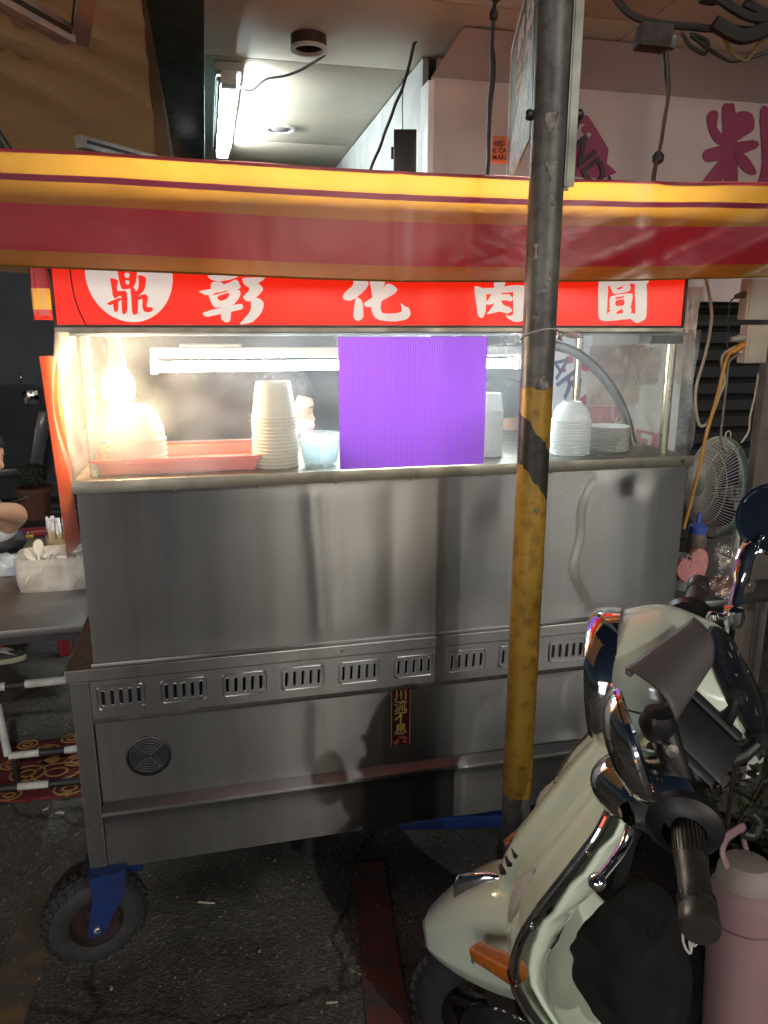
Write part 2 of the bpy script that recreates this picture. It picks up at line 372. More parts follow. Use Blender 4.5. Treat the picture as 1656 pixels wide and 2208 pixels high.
# ---- arcade ceiling: cream panels, the joints show as thin gaps
CREAM = mat('cream_panel', (.68, .62, .49), .5, 0, .12, 2.5, .1, 30)
b = MB().box(.38, 4.6, .3, 6.2, 2.62, 2.7)
ceil_o = struct(b.build('ceiling', mat('ceiling_backing', (.05, .045, .04), .8), smooth=False, mw=STALL.copy()))
djs = [.15, .79, 1.43, 2.07, 2.71, 3.35, 3.99, 4.63]
for i in range(len(djs) - 1):
    o = MB().box(.40, 1.85 if djs[i + 1] < 1.5 else 1.30, djs[i] + .003, djs[i + 1] - .003, 2.6, 2.618, bev=.003).build('ceiling_panel', CREAM, ceil_o)
for i in range(2):
    MB().box(1.856, 4.6, djs[i] + .003, djs[i + 1] - .003, 2.6, 2.618, bev=.003).build('ceiling_panel', CREAM, ceil_o)
# dark green beam along the panels' left edge
b = MB().box(.275, .395, -.4, 6.2, 2.44, 2.64, bev=.006)
b.box(.262, .408, -.4, 6.2, 2.424, 2.437, bev=.003)
bm_ = b.build('steel_beam', mat('dark_green_paint', (.012, .028, .024), .45, 0, .4, 12, .2, 50), mw=STALL.copy())
tag(bm_, 'dark green painted beam between the brown tarpaulin and the cream ceiling', 'beam')
# downlights
def downlight(s, d, r, lit, label):
    t = thing('downlight', label, 'downlight', SM(s, d, 2.6), 'downlights in the cream ceiling')
    MB().lathe([(r, 0), (r, -.008), (r * .93, -.014), (r * .8, -.012), (r * .78, 0)], 32).build('trim_ring', WHITE, t)
    dp = -.045 if not lit else -.01
    if not lit:
        MB().lathe([(r * 1.02, 0), (r * 1.02, -.035), (r * .8, -.036), (r * .78, 0)], 32).build('housing', mat('brown_plastic', (.07, .04, .03), .5), t)
        MB().lathe([(r * 1.05, -.036), (r * 1.02, -.046), (r * .82, -.046), (r * .78, -.036)], 32).build('trim_lip', WHITE, t)
    MB().lathe([(0, -.012), (r * .5, -.014), (r * .76, -.004)], 24).build('lens', mat('grey_lens', (.35, .33, .3), .25) if lit else mat('unlit_lens', (.1, .07, .06), .3), t)
q1 = onz(665, 78, 2.6); q2 = onz(604, 275, 2.6)
downlight(q1.x, q1.y, .062, False, 'brown rimmed unlit downlight nearest the viewer on the cream ceiling')
downlight(q2.x, q2.y, .075, True, 'white rimmed round downlight farther back on the cream ceiling')
# ceiling tube
t = thing('ceiling_lamp', 'glowing white tube lamp fixed along the cream ceiling', 'lamp', SM(.505, 1.5, 2.6))
MB().box(-.05, .05, -.03, 1.31, -.035, -.001, bev=.004).build('housing', mat('lamp_white', (.6, .6, .58), .45), t)
MB().box(-.03, .03, -.04, .03, -.085, -.036, bev=.004).build('end_cap', WHITE, t)
MB().box(-.03, .03, 1.25, 1.31, -.085, -.036, bev=.004).build('end_cap', WHITE, t)
MB().tube([(.02, .03, -.065), (.02, 1.25, -.065)], .014, 14).build('tube', emat('tube_glow', (.88, .97, 1), 75), t)
MB().tube([(-.035, .02, -.052), (-.035, 1.25, -.052)], .011, 10).build('reflector_rod', CHROME, t)

# ---- candy shop fascia over the pavement
PINK = mat('fascia_white', (.52, .42, .40), .55, 0, .06, 3, .05, 30)
MAG = mat('magenta_print', (.26, .012, .075), .5, 0, .1, 8)
INK = mat('dark_print', (.035, .012, .03), .5)
t = thing('shop_fascia', 'pale pink shop fascia with magenta candy bag and lettering', 'sign', SM(1.22, 1.16, 0))
MB().add([(0, 0, 1.72), (3.4, 0, 1.72), (3.4, 0, 2.50), (0, 0, 2.50), (.05, -.21, 2.595), (3.4, -.21, 2.595), (3.4, .1, 2.597), (.05, .1, 2.597), (3.4, .1, 1.72), (0, .1, 1.72)],
         [(0, 1, 2, 3), (3, 2, 5, 4), (4, 5, 6, 7), (0, 9, 8, 1), (9, 7, 6, 8)]).build('front_panel', PINK, t, smooth=False)
SIDEW = mat('fascia_side', (.45, .47, .46), .5, 0, .3, 4, .1, 40)
for k in range(3):
    MB().box(-.004, .02, .103 + k * .68, .1 + .677 + k * .68, 1.3, 2.596, bev=.002).build('side_panel', SIDEW, t)
MB().box(-.012, .012, -.006, .1, 1.3, 2.49, bev=.003).build('corner_trim', WHITE, t)
def px_poly(b, pts, d, h, s0, d0, z0=0, mi=0):
    q = [on(x, y, d) for x, y in pts]
    b.prism([(k.x - s0, k.z - z0) for k in q], h, T(0, d - d0, 0) @ FRONT, mi)
b = MB(); px_poly(b, [(1226, 262), (1245, 243), (1268, 250), (1290, 285), (1312, 322), (1308, 352), (1330, 372), (1300, 385), (1225, 380), (1200, 360), (1200, 300)], 1.158, .002, 1.22, 1.16)
bag = b.build('candy_bag_print', MAG, t, smooth=False)
b = MB(); px_poly(b, [(1200, 305), (1222, 268), (1246, 250), (1275, 292), (1225, 325), (1200, 340)], 1.155, .0015, 1.22, 1.16); b.build('bag_label', PINK, bag, smooth=False)
for cx, cy, r_ in ((1254, 259, 8), (1262, 280, 9), (1232, 272, 5)):
    b = MB(); px_poly(b, [(cx + r_ * math.cos(a * .5), cy + r_ * math.sin(a * .5)) for a in range(12)], 1.153, .0015, 1.22, 1.16); b.build('dot', MAG, bag, smooth=False)
q = on(1253, 326, 1.15)
text('lettering', 'CANDY', .125, T(q.x - 1.22, -.012, q.z) @ FRONT @ RZ(-52), INK, bag, .003)
def round_poly(P, k=3):
    n_ = len(P); out = []
    for i in range(n_):
        p0, p1, p2, p3 = (Vector(P[(i + q) % n_]) for q in (-1, 0, 1, 2))
        for j in range(k):
            t_ = j / k; v = .5 * ((2 * p1) + (p2 - p0) * t_ + (2 * p0 - 5 * p1 + 4 * p2 - p3) * t_ * t_ + (3 * p1 - p0 - 3 * p2 + p3) * t_ ** 3); out.append((v.x, v.y))
    return out
b = MB()
for i, P in enumerate(([(1392, 500), (1418, 474), (1442, 490), (1436, 550), (1470, 590), (1470, 630), (1428, 612), (1400, 560)], [(1458, 462), (1490, 446), (1514, 470), (1524, 700), (1520, 800), (1468, 800), (1462, 600)],
        [(1506, 500), (1550, 478), (1590, 496), (1594, 556), (1545, 592), (1508, 606)], [(1378, 655), (1420, 634), (1590, 602), (1604, 640), (1440, 692), (1384, 692)], [(1462, 676), (1496, 690), (1450, 790), (1372, 792), (1420, 722)], [(1512, 660), (1560, 668), (1606, 740), (1575, 752), (1530, 712)],
        [(1622, 476), (1660, 470), (1668, 560), (1660, 800), (1610, 800), (1632, 700)], [(1640, 500), (1860, 470), (1868, 505), (1650, 540)], [(1690, 570), (1850, 550), (1850, 580), (1690, 602)], [(1680, 630), (1860, 610), (1860, 640), (1680, 662)], [(1750, 440), (1785, 440), (1790, 700), (1755, 700)], [(1700, 700), (1850, 690), (1850, 790), (1700, 790)])):
    px_poly(b, [(826 + x / 1.995, y / 1.995) for x, y in round_poly(P)], 1.158 - .0004 * i, .002, 1.22, 1.16)
lt = b.build('lettering', MAG, t, smooth=False)

# ---- rolling shutter behind the fan, each slat its own piece
t = thing('roller_shutter', 'dark closed roller shutter behind the standing fan', 'shutter', SM(1.45, 1.3, 0))
SLAT = mat('shutter_paint', (.018, .019, .021), .5, .3, .4, 6, .1, 40)
sm = MB().add([(0, 0, 0), (0, -.018, .015), (0, -.018, .062), (0, 0, .076), (2.2, 0, 0), (2.2, -.018, .015), (2.2, -.018, .062), (2.2, 0, .076)],
              [(0, 4, 5, 1), (1, 5, 6, 2), (2, 6, 7, 3)]).build('slat', SLAT, t, smooth=False)
for i in range(1, 23):
    c = sm.copy(); COL.objects.link(c); c.location.z = i * .0765
MB().box(-.06, 0, -.05, .05, 0, 1.8, bev=.004).build('guide_rail', DIRTY, t)

# ---- far wall and depths of the arcade
o = MB().box(-1.9, 4.6, 6.0, 6.2, 0, 2.7).build('back_wall', mat('back_wall', (.05, .055, .065), .8, 0, .4, 1.3, .1, 10), smooth=False, mw=STALL.copy()); struct(o)

# ---- brown tarpaulin roof on the left with its tube frame
TARP = cloth('brown_tarp', (.97, .55, .25), .72, .04, .35, .3, 2.5)
def tarp(u, v):
    s = -3.2 + 3.46 * u; d = -.9 + 5.5 * v
    w_ = .5 + .5 * math.sin(v * 3 + u * 2)
    wv = math.sin((d - s * 1.1) * 8.5 + 3.2 * nz(s, d, 0, 1.1)); fold = .045 * (1 - abs(wv)) ** 2 * max(0, .5 + .9 * nz(s, d, 6, 1.4)) - .02
    return (s, d, 2.78 + .08 * math.sin(u * math.pi) - .82 * v + fold + .02 * nz(s, d, 3, 2.5))
o = MB().grid(tarp, 90, 110).build('tarpaulin_roof', TARP, mw=STALL.copy())
tag(o, 'wrinkled brown tarpaulin stretched overhead beside the green beam', 'tarpaulin')
def frame_bar(p, q, label):
    p = Vector(p); q = Vector(q); L = (q - p).length
    mw = STALL @ along(p, q - p)
    b = MB().box(-.022, .022, -.022, .022, 0, L, bev=.003)
    o = b.build('roof_frame_bar', ALU, None, mw=mw)
    for sx in (-.0235, .0235): MB().box(sx - .0015, sx + .0015, -.006, .006, .02, L - .02).build('groove', DIRTY, o)
    tag(o, label, 'frame bar', 'aluminium bars under the tarpaulin')
def P3(px, py, z): v = onz(px, py, z); return (v.x, v.y, v.z)
frame_bar(P3(-60, -40, 2.36), P3(148, 76, 2.36), 'aluminium roof bar running in from the top left corner')
frame_bar(P3(192, -60, 2.38), P3(172, 80, 2.38), 'short aluminium roof bar meeting the corner bar overhead')
frame_bar(P3(170, 305, 2.3), P3(420, 372, 2.3), 'aluminium roof bar showing just above the left part of the awning')
frame_bar(P3(-30, 262, 2.3), P3(30, 350, 2.3), 'roof bar end cut by the left edge above the awning')

# ================================================================== STRIPED AWNING
AW_D = -.13
top_k = [(-260, 300), (0, 320), (210, 328), (420, 343), (640, 357), (850, 369), (1150, 383), (1400, 391), (1656, 396), (1950, 398)]
bot_k = [(-260, 556), (0, 572), (210, 580), (420, 590), (640, 600), (850, 606), (1150, 607), (1400, 604), (1656, 596), (1950, 584)]
def interp(k, x):
    for (a, b), (c, d) in zip(k, k[1:]):
        if x <= c: return b + (d - b) * (x - a) / (c - a)
    return k[-1][1]
# valance profile: rows carry the stripes
rows = [0, .03, .065, .10, .135, .17, .205, .23, .262, .30, .345, .39, .435, .455, .50, .55, .60, .65, .70, .75, .80, .845, .86, .90, .94, .975, 1.0]
def stripe(v):
    if v < .03: return 1
    if v < .205: return 0
    if v < .262: return 2
    if v < .455: return 0
    if v < .86: return 1
    return 0
edge = []
for i in range(121):
    px = -260 + 2210 * i / 120
    a = on(px, interp(top_k, px), AW_D); c = on(px, interp(bot_k, px), AW_D); edge.append((a, c))
b = MB()
def aw(u, v):
    i = int(round(u * 120)); j = int(round(v * (len(rows) - 1))); vv = rows[j]
    a, c = edge[i]; p = a.lerp(c, vv)
    s = p.x
    r_ = .007 * math.sin(s * 9 + 1.3 * math.sin(s * 3.1)) * vv + .010 * nz(s * 2.3, vv * 1.2, 0) * vv
    if s > .9: r_ += .011 * math.sin((s * .8 + vv * .42) * 23) * min(1, (s - .9) * 1.6) * (.35 + .65 * vv)      # slanting creases at the right
    r_ += -.006 * math.exp(-((s - 1.36) / .012) ** 2) - .005 * math.exp(-((s - .77) / .014) ** 2)                # folded-in seams
    r_ += .002 * (1 - vv) ** 2
    return (p.x, p.y - .004 + r_ - .001 * math.sin(vv * math.pi), p.z)
b.grid(aw, 121, len(rows), row_mi=[stripe((rows[j] + rows[j + 1]) / 2) for j in range(len(rows) - 1)])
aw_t = thing('awning', 'striped red and yellow awning valance spanning the whole stall front', 'awning', SM(0, 0, 0))
AWY = cloth('awning_yellow', (.29, .15, .02), .55, .06, .30, .25, 4, .28); AWR = cloth('awning_red', (.30, .02, .036), .32, .06, .30, .2, 4, .28); AWM = cloth('awning_maroon', (.10, .010, .028), .25, .06, .30, .2, 4, .28)
b.build('valance', [AWY, AWR, AWM], aw_t)
# roof sheet running back from the valance's top edge, hanging on a rail
b = MB()
def awt(u, v):
    i = int(round(u * 60)) * 2; a, c = edge[i]
    return (a.x, a.y + .012 + v * .95, a.z + .004 + .10 * v + .012 * nz(a.x * 2, v * 3, 1) - .03 * math.sin(v * math.pi))
b.grid(awt, 61, 14, row_mi=[k % 2 for k in range(13)]); b.build('roof_sheet', [AWR, AWY], aw_t)
pts = [(edge[i][0].x, edge[i][0].y + .02, edge[i][0].z - .012) for i in range(0, 121, 6)]
MB().tube(pts, .009, 10).build('front_rail', ALU, aw_t)
MB().tube([(edge[0][0].x, .83, edge[0][0].z + .085), (edge[120][0].x, .83, edge[120][0].z + .085)], .011, 10).build('back_rail', ALU, aw_t)
for s in (-.62, 2.5):
    MB().tube([(s, .82, 0), (s, .82, 2.0)], .014, 12).build('post', ALU, aw_t)
hem = [(edge[i][1].x, aw(i / 120, 1)[1], edge[i][1].z) for i in range(0, 121, 2)]
MB().tube(hem, .0022, 6).build('hem', AWY, aw_t)
# the end flap that shows beside the sign's left end
t = thing('awning_flap', 'small red and yellow striped cloth flap left of the sign', 'cloth flap', SM(0, .3, 0))
def flap(u, v): return (-.045 + .075 * u, .004 * math.sin(u * 9) * v, 1.80 - .175 * v)
MB().grid(flap, 9, 15, row_mi=[0 if j < 8 else (1 if j < 12 else 2) for j in range(14)]).build('cloth', [AWR, cloth('flap_yellow', (.7, .42, .02), .4), cloth('flap_red', (.45, .03, .02), .4)], t, solid=.001)

# ================================================================== THE FOOD STALL
stall = thing('food_stall', 'stainless steel food stall with red lit sign and clear curtain', 'stall', SM())
def buckle(s, z, seed=0):
    """gentle oil-canning of the sheet and a few dents"""
    b_ = .0016 * nz(s * 2.1, z * 1.2, seed, 1) + .0009 * math.sin(s * 7.5 + seed)
    c = 1.315 + .02 * math.sin(z * 16 + .6) + .012 * math.sin(z * 31)
    x_ = s - c; b_ += .0038 * ((-x_ / .024) if abs(x_) < .012 else (-.5 if x_ > 0 else .5) * max(0, 1 - (abs(x_) - .012) / .16))     # one sharp fold that slowly flattens out
    c2 = .60 + .008 * math.sin(z * 9); b_ += -.0018 * math.exp(-((s - c2) / .022) ** 2)
    c3 = .79; b_ += .0016 * math.exp(-((s - c3) / .03) ** 2)
    return b_
UL, UR = .064, 1.612
def up_panel(u, v):
    s = UL + (UR - UL) * u; z = .834 + .42 * v; e = min(1, u * 14, (1 - u) * 14, v * 9 + .05, (1 - v) * 9 + .05)
    b_ = buckle(s, z) * e
    r2 = ((s - 1.46) ** 2 + (z - 1.20) ** 2); b_ += .0028 * math.exp(-r2 / .0011) * e
    return (s, b_, z)
b = MB().grid(up_panel, 210, 60)
b.box(UL, UR, .02, .55, .834, 1.25)
b.build('upper_panel', STEEL, stall, ang=60)
# ledge between upper and lower body
b = MB().box(-.002, 1.703, -.006, .95, .790, .8225, bev=.003); b.build('ledge', STEEL, stall, smooth=False)
MB().box(.058, 1.62, -.003, .3, .8232, .8335, bev=.002).build('ledge_lip', STEEL, stall)
# lower body: frame, recessed sheet, folded plinth
lo = MB(); lo.box(.006, .048, 0, .9, .262, .7885, bev=.002); lo.box(1.66, 1.695, 0, .9, .262, .7885, bev=.002)
lo.box(.05, 1.658, .03, .9, .262, .7885)
lo.build('lower_frame', STEEL_D, stall, smooth=False)
def low_panel(u, v):
    s = .05 + 1.608 * u; z = .452 + .228 * v; e = min(1, u * 14, (1 - u) * 14, v * 9, (1 - v) * 9)
    return (s, .014 + buckle(s, z, 4) * e, z)
MB().grid(low_panel, 160, 30).build('lower_panel', STEEL, stall, ang=60)
def plinth(u, v):
    prof = [(.014, .4515), (.006, .447), (-.011, .436), (-.0125, .428), (-.004, .418), (.003, .408), (.006, .392), (.004, .35), (.004, .30), (.004, .266), (.012, .2625)]
    j = int(round(v * 10)); s = .05 + 1.608 * u
    step = .004 * (1 / (1 + math.exp(-(s - .985) * 220)))
    return (s, prof[j][0] - step + .0018 * nz(s * 3, prof[j][1] * 4, 2), prof[j][1])
MB().grid(plinth, 120, 11).build('plinth', STEEL_D, stall, ang=30)
# vent strip, cut-outs really cut: built from strips around each slot
vs_y = -.002
vb = MB(); Z0, Z1 = .690, .7885
slots = []
for i in range(11):
    c = .119 + .1462 * i
    if c > 1.62: break
    slots.append(c)
def vent_sheet():
    xs = [.05]
    for c in slots:
        for k in range(5):
            x = c + (k - 2) * .0205; xs += [x - .0036, x + .0036]
    xs.append(1.658)
    ZA, ZB = .7235, .7625
    vb.box(.05, 1.658, vs_y, vs_y + .0015, Z0, ZA); vb.box(.05, 1.658, vs_y, vs_y + .0015, ZB, Z1)
    for i in range(0, len(xs) - 1, 2): vb.box(xs[i], xs[i + 1], vs_y, vs_y + .0015, ZA, ZB)
vent_sheet(); vs_o = vb.build('vent_strip', STEEL, stall, smooth=False)
rim = []
hw, hh, rr_ = .0535, .0295, .009
for qx, qy, a0 in ((hw - rr_, hh - rr_, 0), (-hw + rr_, hh - rr_, 90), (-hw + rr_, -hh + rr_, 180), (hw - rr_, -hh + rr_, 270)):
    for k in range(5): a = R(a0 + k * 22.5); rim.append((qx + rr_ * math.cos(a), 0, qy + rr_ * math.sin(a)))
vm = None
for c in slots:
    if vm is None:
        b = MB().tube(rim, .0026, 8, closed=True, flat=.8)
        vm = b.build('vent_frame', STEEL, stall); vm.location = (c, vs_y - .0006, .743)
        for k in range(5):
            x = (k - 2) * .0205
            sl = [(x + .0042 * math.cos(R(a)), 0, (.0195 - .004) * (1 if a < 180 else -1) + .0045 * math.sin(R(a))) for a in range(0, 360, 30)]
            MB().tube(sl, .0012, 6, closed=True).build('slot_rim', STEEL, vm)
    else:
        cp = copy_tree(vm, stall); cp.location = (c, vs_y - .0006, .743)
MB().box(.05, 1.658, .026, .0285, .692, .787).build('vent_backing', mat('vent_dark', (.006, .008, .02), .6), stall, smooth=False)
MB().box(.048, 1.66, -.0005, .012, .676, .6885, bev=.001).build('vent_strip_edge', DIRTY, stall)
# round fan grille
fc = empty('fan_grille', Matrix.Identity(4)); 
b = MB(); b.lathe([(.0545, 0), (.0545, .004), (.050, .0055), (.0485, .001)], 40)
b2 = T(.169, .0125, .567) @ FRONT
fg = MB(); fg.v = [b2 @ v for v in b.v]; fg.f = b.f; fg.mi = b.mi
bpy.data.objects.remove(fc)
fgo = fg.build('fan_grille', mat('grille_black', (.012, .012, .013), .4), stall)
MB().lathe([(0, .0002), (.0486, .0002)], 32, b2).build('fan_opening', VOID, fgo, smooth=False)
for r_ in (.008, .015, .022, .029, .036, .043):
    MB().tube([(.169 + r_ * math.cos(R(a)), .0105, .567 + r_ * math.sin(R(a))) for a in range(0, 360, 15)], .0011, 6, closed=True).build('ring_wire', mat('grille_wire', (.07, .07, .075), .45, .5), fgo)
for a in (40, 130, 220, 310):
    MB().tube([(.169 + .008 * math.cos(R(a)), .010, .567 + .008 * math.sin(R(a))), (.169 + .049 * math.cos(R(a)), .010, .567 + .049 * math.sin(R(a)))], .0011, 6).build('spoke', mat('grille_wire', (.07, .07, .075)), fgo)
# lucky strip sticker
STK = mat('foil_maroon', (.10, .006, .02), .3, .3, .4, 60)
GOLD = mat('gold_print', (.62, .55, .14), .35, .25, .4, 40)
st_o = MB().box(.792, .846, .0105, .0118, .508, .676).build('sticker', STK, stall, smooth=False)
st_o['label'] = 'maroon foil sticker with four gold characters'
for k, ch in enumerate('川流不息'):
    text('lettering', ch, .037, T(.819, .0100, .656 - .034 * k) @ FRONT, GOLD, st_o, .0004, .0002)
b = MB(); random.seed(5)
for k in range(11):
    a = random.uniform(0, 6.28); x = .819 + random.uniform(-.016, .016); z = .520 + random.uniform(-.006, .012)
    b.prism([(x + .006 * math.cos(a + q), z + .004 * math.sin(a + q)) for q in (0, 1.5, 3.1, 4.7)], .0001 + .00005 * k, T(0, .0102, 0) @ FRONT)
b.build('flower_print', mat('coral_print', (.45, .12, .08), .4, .3), st_o, smooth=False)
for x in (.7935, .8445): MB().box(x - .0008, x + .0008, .0100, .0106, .508, .676).build('gold_border', GOLD, st_o, smooth=False)
# bolts along ledge / dents
for s, z in ((.66, .806), (1.16, .806), (1.492, .395)):
    MB().lathe([(0, .0035), (.003, .003), (.0045, 0)], 12, T(s, -.0065 if z > .7 else (.006 if z > .5 else 0), z) @ FRONT).build('bolt', STEEL, stall)
for k in range(9):
    MB().lathe([(0, .0016), (.0022, .0012), (.0032, 0)], 10, T(.09 + k * .187, -.0004, 1.243) @ FRONT).build('rivet', STEEL_D, stall)
for z in (.30, .40, .52, .64, .75):
    MB().lathe([(0, .0016), (.0022, .0012), (.0032, 0)], 10, T(.027, .0, z) @ FRONT).build('rivet', STEEL_D, stall)
# counter sill
SILL = mat('sill_metal', (.36, .34, .28), .38, .9, .4, 16, .1, 40)
b = MB().box(.058, 1.618, -.012, .6, 1.2535, 1.2735, bev=.004); b.build('counter', SILL, stall)
MB().box(.058, 1.618, -.0165, -.0125, 1.2475, 1.2755, bev=.001).build('counter_edge', SILL, stall)
MB().lathe([(0, .003), (.005, .002), (.006, 0)], 12, T(1.585, -.0165, 1.2615) @ FRONT).build('bolt', DIRTY, stall)
# corner posts
POST = mat('post_metal', (.62, .56, .40), .25, 1, .35, 10, .15, 30)
for s in (.10, 1.565):
    MB().tube([(s, .05, 1.274), (s, .05, 1.60)], .0125, 18).build('post', POST, stall)
for s in (.10, 1.565): MB().tube([(s, .56, 1.274), (s, .56, 1.60)], .0125, 14).build('post', POST, stall)
MB().box(.075, 1.59, .03, .60, 1.588, 1.6, bev=.002).build('roof_plate', mat('case_roof', (.35, .34, .32), .4, .6, .4, 8), stall)
MB().box(1.49, 1.585, .03, .09, 1.566, 1.587, bev=.003).build('bracket', DIRTY, stall)
# bent pipe arm of the canopy
pp = smooth_path([on(1180, 742, .2), on(1235, 757, .2), on(1285, 795, .2), on(1330, 855, .2), on(1355, 920, .2), on(1368, 1000, .2)], 6)
MB().tube([(p.x, p.y, max(p.z, 1.276)) for p in pp], .0135, 16).build('curved_pipe', STEEL, stall)
# sign box: red translucent face, white ellipse and characters standing proud
SZ0, SZ1 = 1.612, 1.80
SF = .0
REDS = mat('sign_red', (.62, .012, .006), .32, 0, .04, 4, emit=(1, .022, .006), estr=.31)
WHTS = mat('sign_white', (.75, .73, .68), .4, 0, .1, 7, emit=(1, .96, .88), estr=.19)
DRK = mat('sign_frame', (.06, .055, .05), .45, .6, .4, 20, .1, 60)
sg = MB().box(.060, 1.552, SF, SF + .004, SZ0, SZ1).build('sign_face', REDS, stall, smooth=False)
b = MB().box(.058, 1.552, SF - .004, SF + .14, 1.600, SZ0 - .0005, bev=.002); b.box(.053, .0595, SF - .004, SF + .14, 1.597, SZ1, bev=.002); b.box(1.5525, 1.560, SF - .004, SF + .14, 1.597, SZ1, bev=.002)
b.box(.058, 1.552, .128, .14, SZ0, SZ1 - .004)
b.build('sign_box', DRK, stall)
MB().box(.055, 1.556, SF - .006, SF - .0045, 1.597, 1.606).build('sign_lip', SILL, stall, smooth=False)
MB().tube([(.10, .075, SZ1 - .034), (1.50, .075, SZ1 - .034)], .012, 12).build('sign_tube', emat('sign_tube_glow', (1, .93, .80), 130), stall)
MB().tube(smooth_path([(.098, -.003, 1.80), (.097, -.003, 1.70), (.104, -.003, 1.65), (.118, -.003, 1.61)], 5), .0012, 6).build('wire', BLACK, stall)
class Strokes:
    def __init__(s, ox, oy, k): s.ox, s.oy, s.k = ox, oy, k
    def pts(s, P): return [(s.ox + x / s.k, s.oy + y / s.k) for x, y in P]
def bulge(P, k=3):
    """round a hand traced outline"""
    n_ = len(P); out = []
    for i in range(n_):
        p0, p1, p2, p3 = (Vector(P[(i + q) % n_]) for q in (-1, 0, 1, 2))
        for j in range(k):
            t = j / k
            v = .5 * ((2 * p1) + (p2 - p0) * t + (2 * p0 - 5 * p1 + 4 * p2 - p3) * t * t + (3 * p1 - p0 - 3 * p2 + p3) * t ** 3)
            c = p1.lerp(p2, t); v = v.lerp(c, .35); out.append((v.x, v.y))
    return out
def glyph(name, S, polys, mt, parent, base, label=None):
    b = MB()
    for i, P in enumerate(polys):
        q = [on(x, y, SF) for x, y in S.pts(bulge(P))]
        b.prism([(k.x, k.z) for k in q], .0004 + .00012 * i, T(0, SF - base, 0) @ FRONT)
    o = b.build(name, mt, parent, smooth=False)
    if label: o['label'] = label
    return o
S1 = Strokes(150, 560, 3.68); S2 = Strokes(700, 590, 3.68); S3 = Strokes(1160, 580, 4.87)
ec = on(279, 592, SF); eb = on(281, 694.5, SF); er = on(372, 592, SF)
ell = [(ec.x + (er.x - ec.x) * math.cos(R(a)), ec.z + (ec.z - eb.z) * math.sin(R(a))) for a in range(0, 360, 6)]
eo = MB().prism(ell, .0004, T(0, SF, 0) @ FRONT).build('white_oval', WHTS, sg, smooth=False)
eo['label'] = 'white oval with a red character at the sign left end'
glyph('character', S1, [[(385, 60), (535, 60), (535, 100), (525, 180), (500, 225), (420, 235), (400, 190)],
    [(325, 145), (385, 165), (375, 215), (380, 255), (345, 268), (330, 200)],
    [(342, 256), (435, 246), (456, 268), (458, 400), (440, 432), (418, 420), (408, 288), (360, 308), (345, 285)],
    [(298, 345), (392, 303), (412, 318), (350, 352), (318, 360)], [(348, 345), (386, 332), (386, 395), (370, 417), (352, 400)],
    [(545, 125), (590, 130), (608, 160), (590, 245), (525, 302), (512, 275), (545, 230), (550, 170)],
    [(484, 232), (514, 225), (541, 290), (541, 420), (520, 437), (498, 420), (490, 300)],
    [(545, 290), (600, 273), (624, 300), (612, 372), (655, 378), (662, 400), (630, 417), (590, 408), (578, 370), (578, 312), (545, 322)]], REDS, sg, .0005)
glyph('character', S1, [[(440, 106), (476, 110), (470, 145), (440, 140)], [(445, 165), (476, 168), (470, 196), (446, 192)]], WHTS, sg, .0016)
glyph('character', S1, [[(1095, 130), (1140, 122), (1335, 132), (1270, 160), (1180, 172), (1120, 155)],
    [(1190, 60), (1260, 60), (1250, 130), (1190, 130)], [(1090, 70), (1330, 60), (1330, 85), (1100, 95)],
    [(1130, 180), (1200, 175), (1230, 195), (1320, 158), (1340, 200), (1130, 245)],
    [(1025, 250), (1110, 235), (1330, 193), (1357, 213), (1330, 237), (1130, 267), (1085, 282), (1060, 270)],
    [(1100, 265), (1180, 270), (1330, 235), (1357, 265), (1340, 310), (1290, 362), (1170, 388), (1130, 350)],
    [(1060, 420), (1180, 385), (1350, 350), (1377, 370), (1360, 395), (1200, 430), (1100, 452), (1068, 445)],
    [(1205, 350), (1280, 345), (1276, 480), (1245, 497), (1203, 470)],
    [(1380, 145), (1552, 143), (1480, 195), (1420, 218), (1385, 195), (1374, 165)],
    [(1430, 210), (1490, 183), (1537, 235), (1480, 300), (1420, 332), (1385, 312), (1378, 290), (1420, 250)],
    [(1440, 315), (1500, 305), (1541, 345), (1522, 420), (1450, 495), (1350, 512), (1420, 430), (1440, 380)]], WHTS, sg, 0)
glyph('character', S1, [[(1172, 302), (1190, 284), (1268, 263), (1252, 308), (1198, 327)], [(1140, 275), (1240, 246), (1242, 252), (1142, 283)], [(1150, 388), (1196, 374), (1198, 380), (1152, 394)]], REDS, sg, .0022)
glyph('character', S2, [[(235, 30), (330, 40), (346, 95), (290, 160), (215, 212), (165, 210), (143, 190), (160, 150), (225, 90)],
    [(250, 188), (285, 203), (302, 240), (306, 345), (265, 377), (228, 345), (235, 260)],
    [(360, 40), (478, 40), (462, 130), (450, 215), (445, 280), (465, 315), (580, 312), (612, 292), (604, 233), (635, 260), (667, 270), (682, 320), (650, 362), (560, 380), (450, 372), (398, 347), (368, 280), (378, 190), (368, 120)],
    [(490, 83), (540, 90), (577, 125), (550, 162), (460, 212), (380, 262), (325, 262), (313, 235), (370, 195), (440, 150)]], WHTS, sg, 0)
glyph('character', S2, [[(1188, 103), (1250, 115), (1282, 150), (1277, 300), (1250, 352), (1218, 335), (1205, 250)],
    [(1230, 118), (1345, 112), (1520, 90), (1620, 105), (1625, 140), (1500, 145), (1260, 165)],
    [(1500, 125), (1620, 105), (1625, 300), (1572, 372), (1520, 384), (1470, 367), (1433, 330), (1495, 325)],
    [(1350, 30), (1435, 30), (1422, 105), (1348, 118)],
    [(1340, 138), (1412, 128), (1400, 165), (1460, 163), (1492, 195), (1475, 222), (1420, 210), (1310, 247), (1278, 235), (1310, 190)],
    [(1360, 213), (1400, 222), (1420, 250), (1470, 268), (1487, 295), (1450, 317), (1390, 302), (1340, 312), (1288, 322), (1310, 290), (1340, 250)]], WHTS, sg, 0)
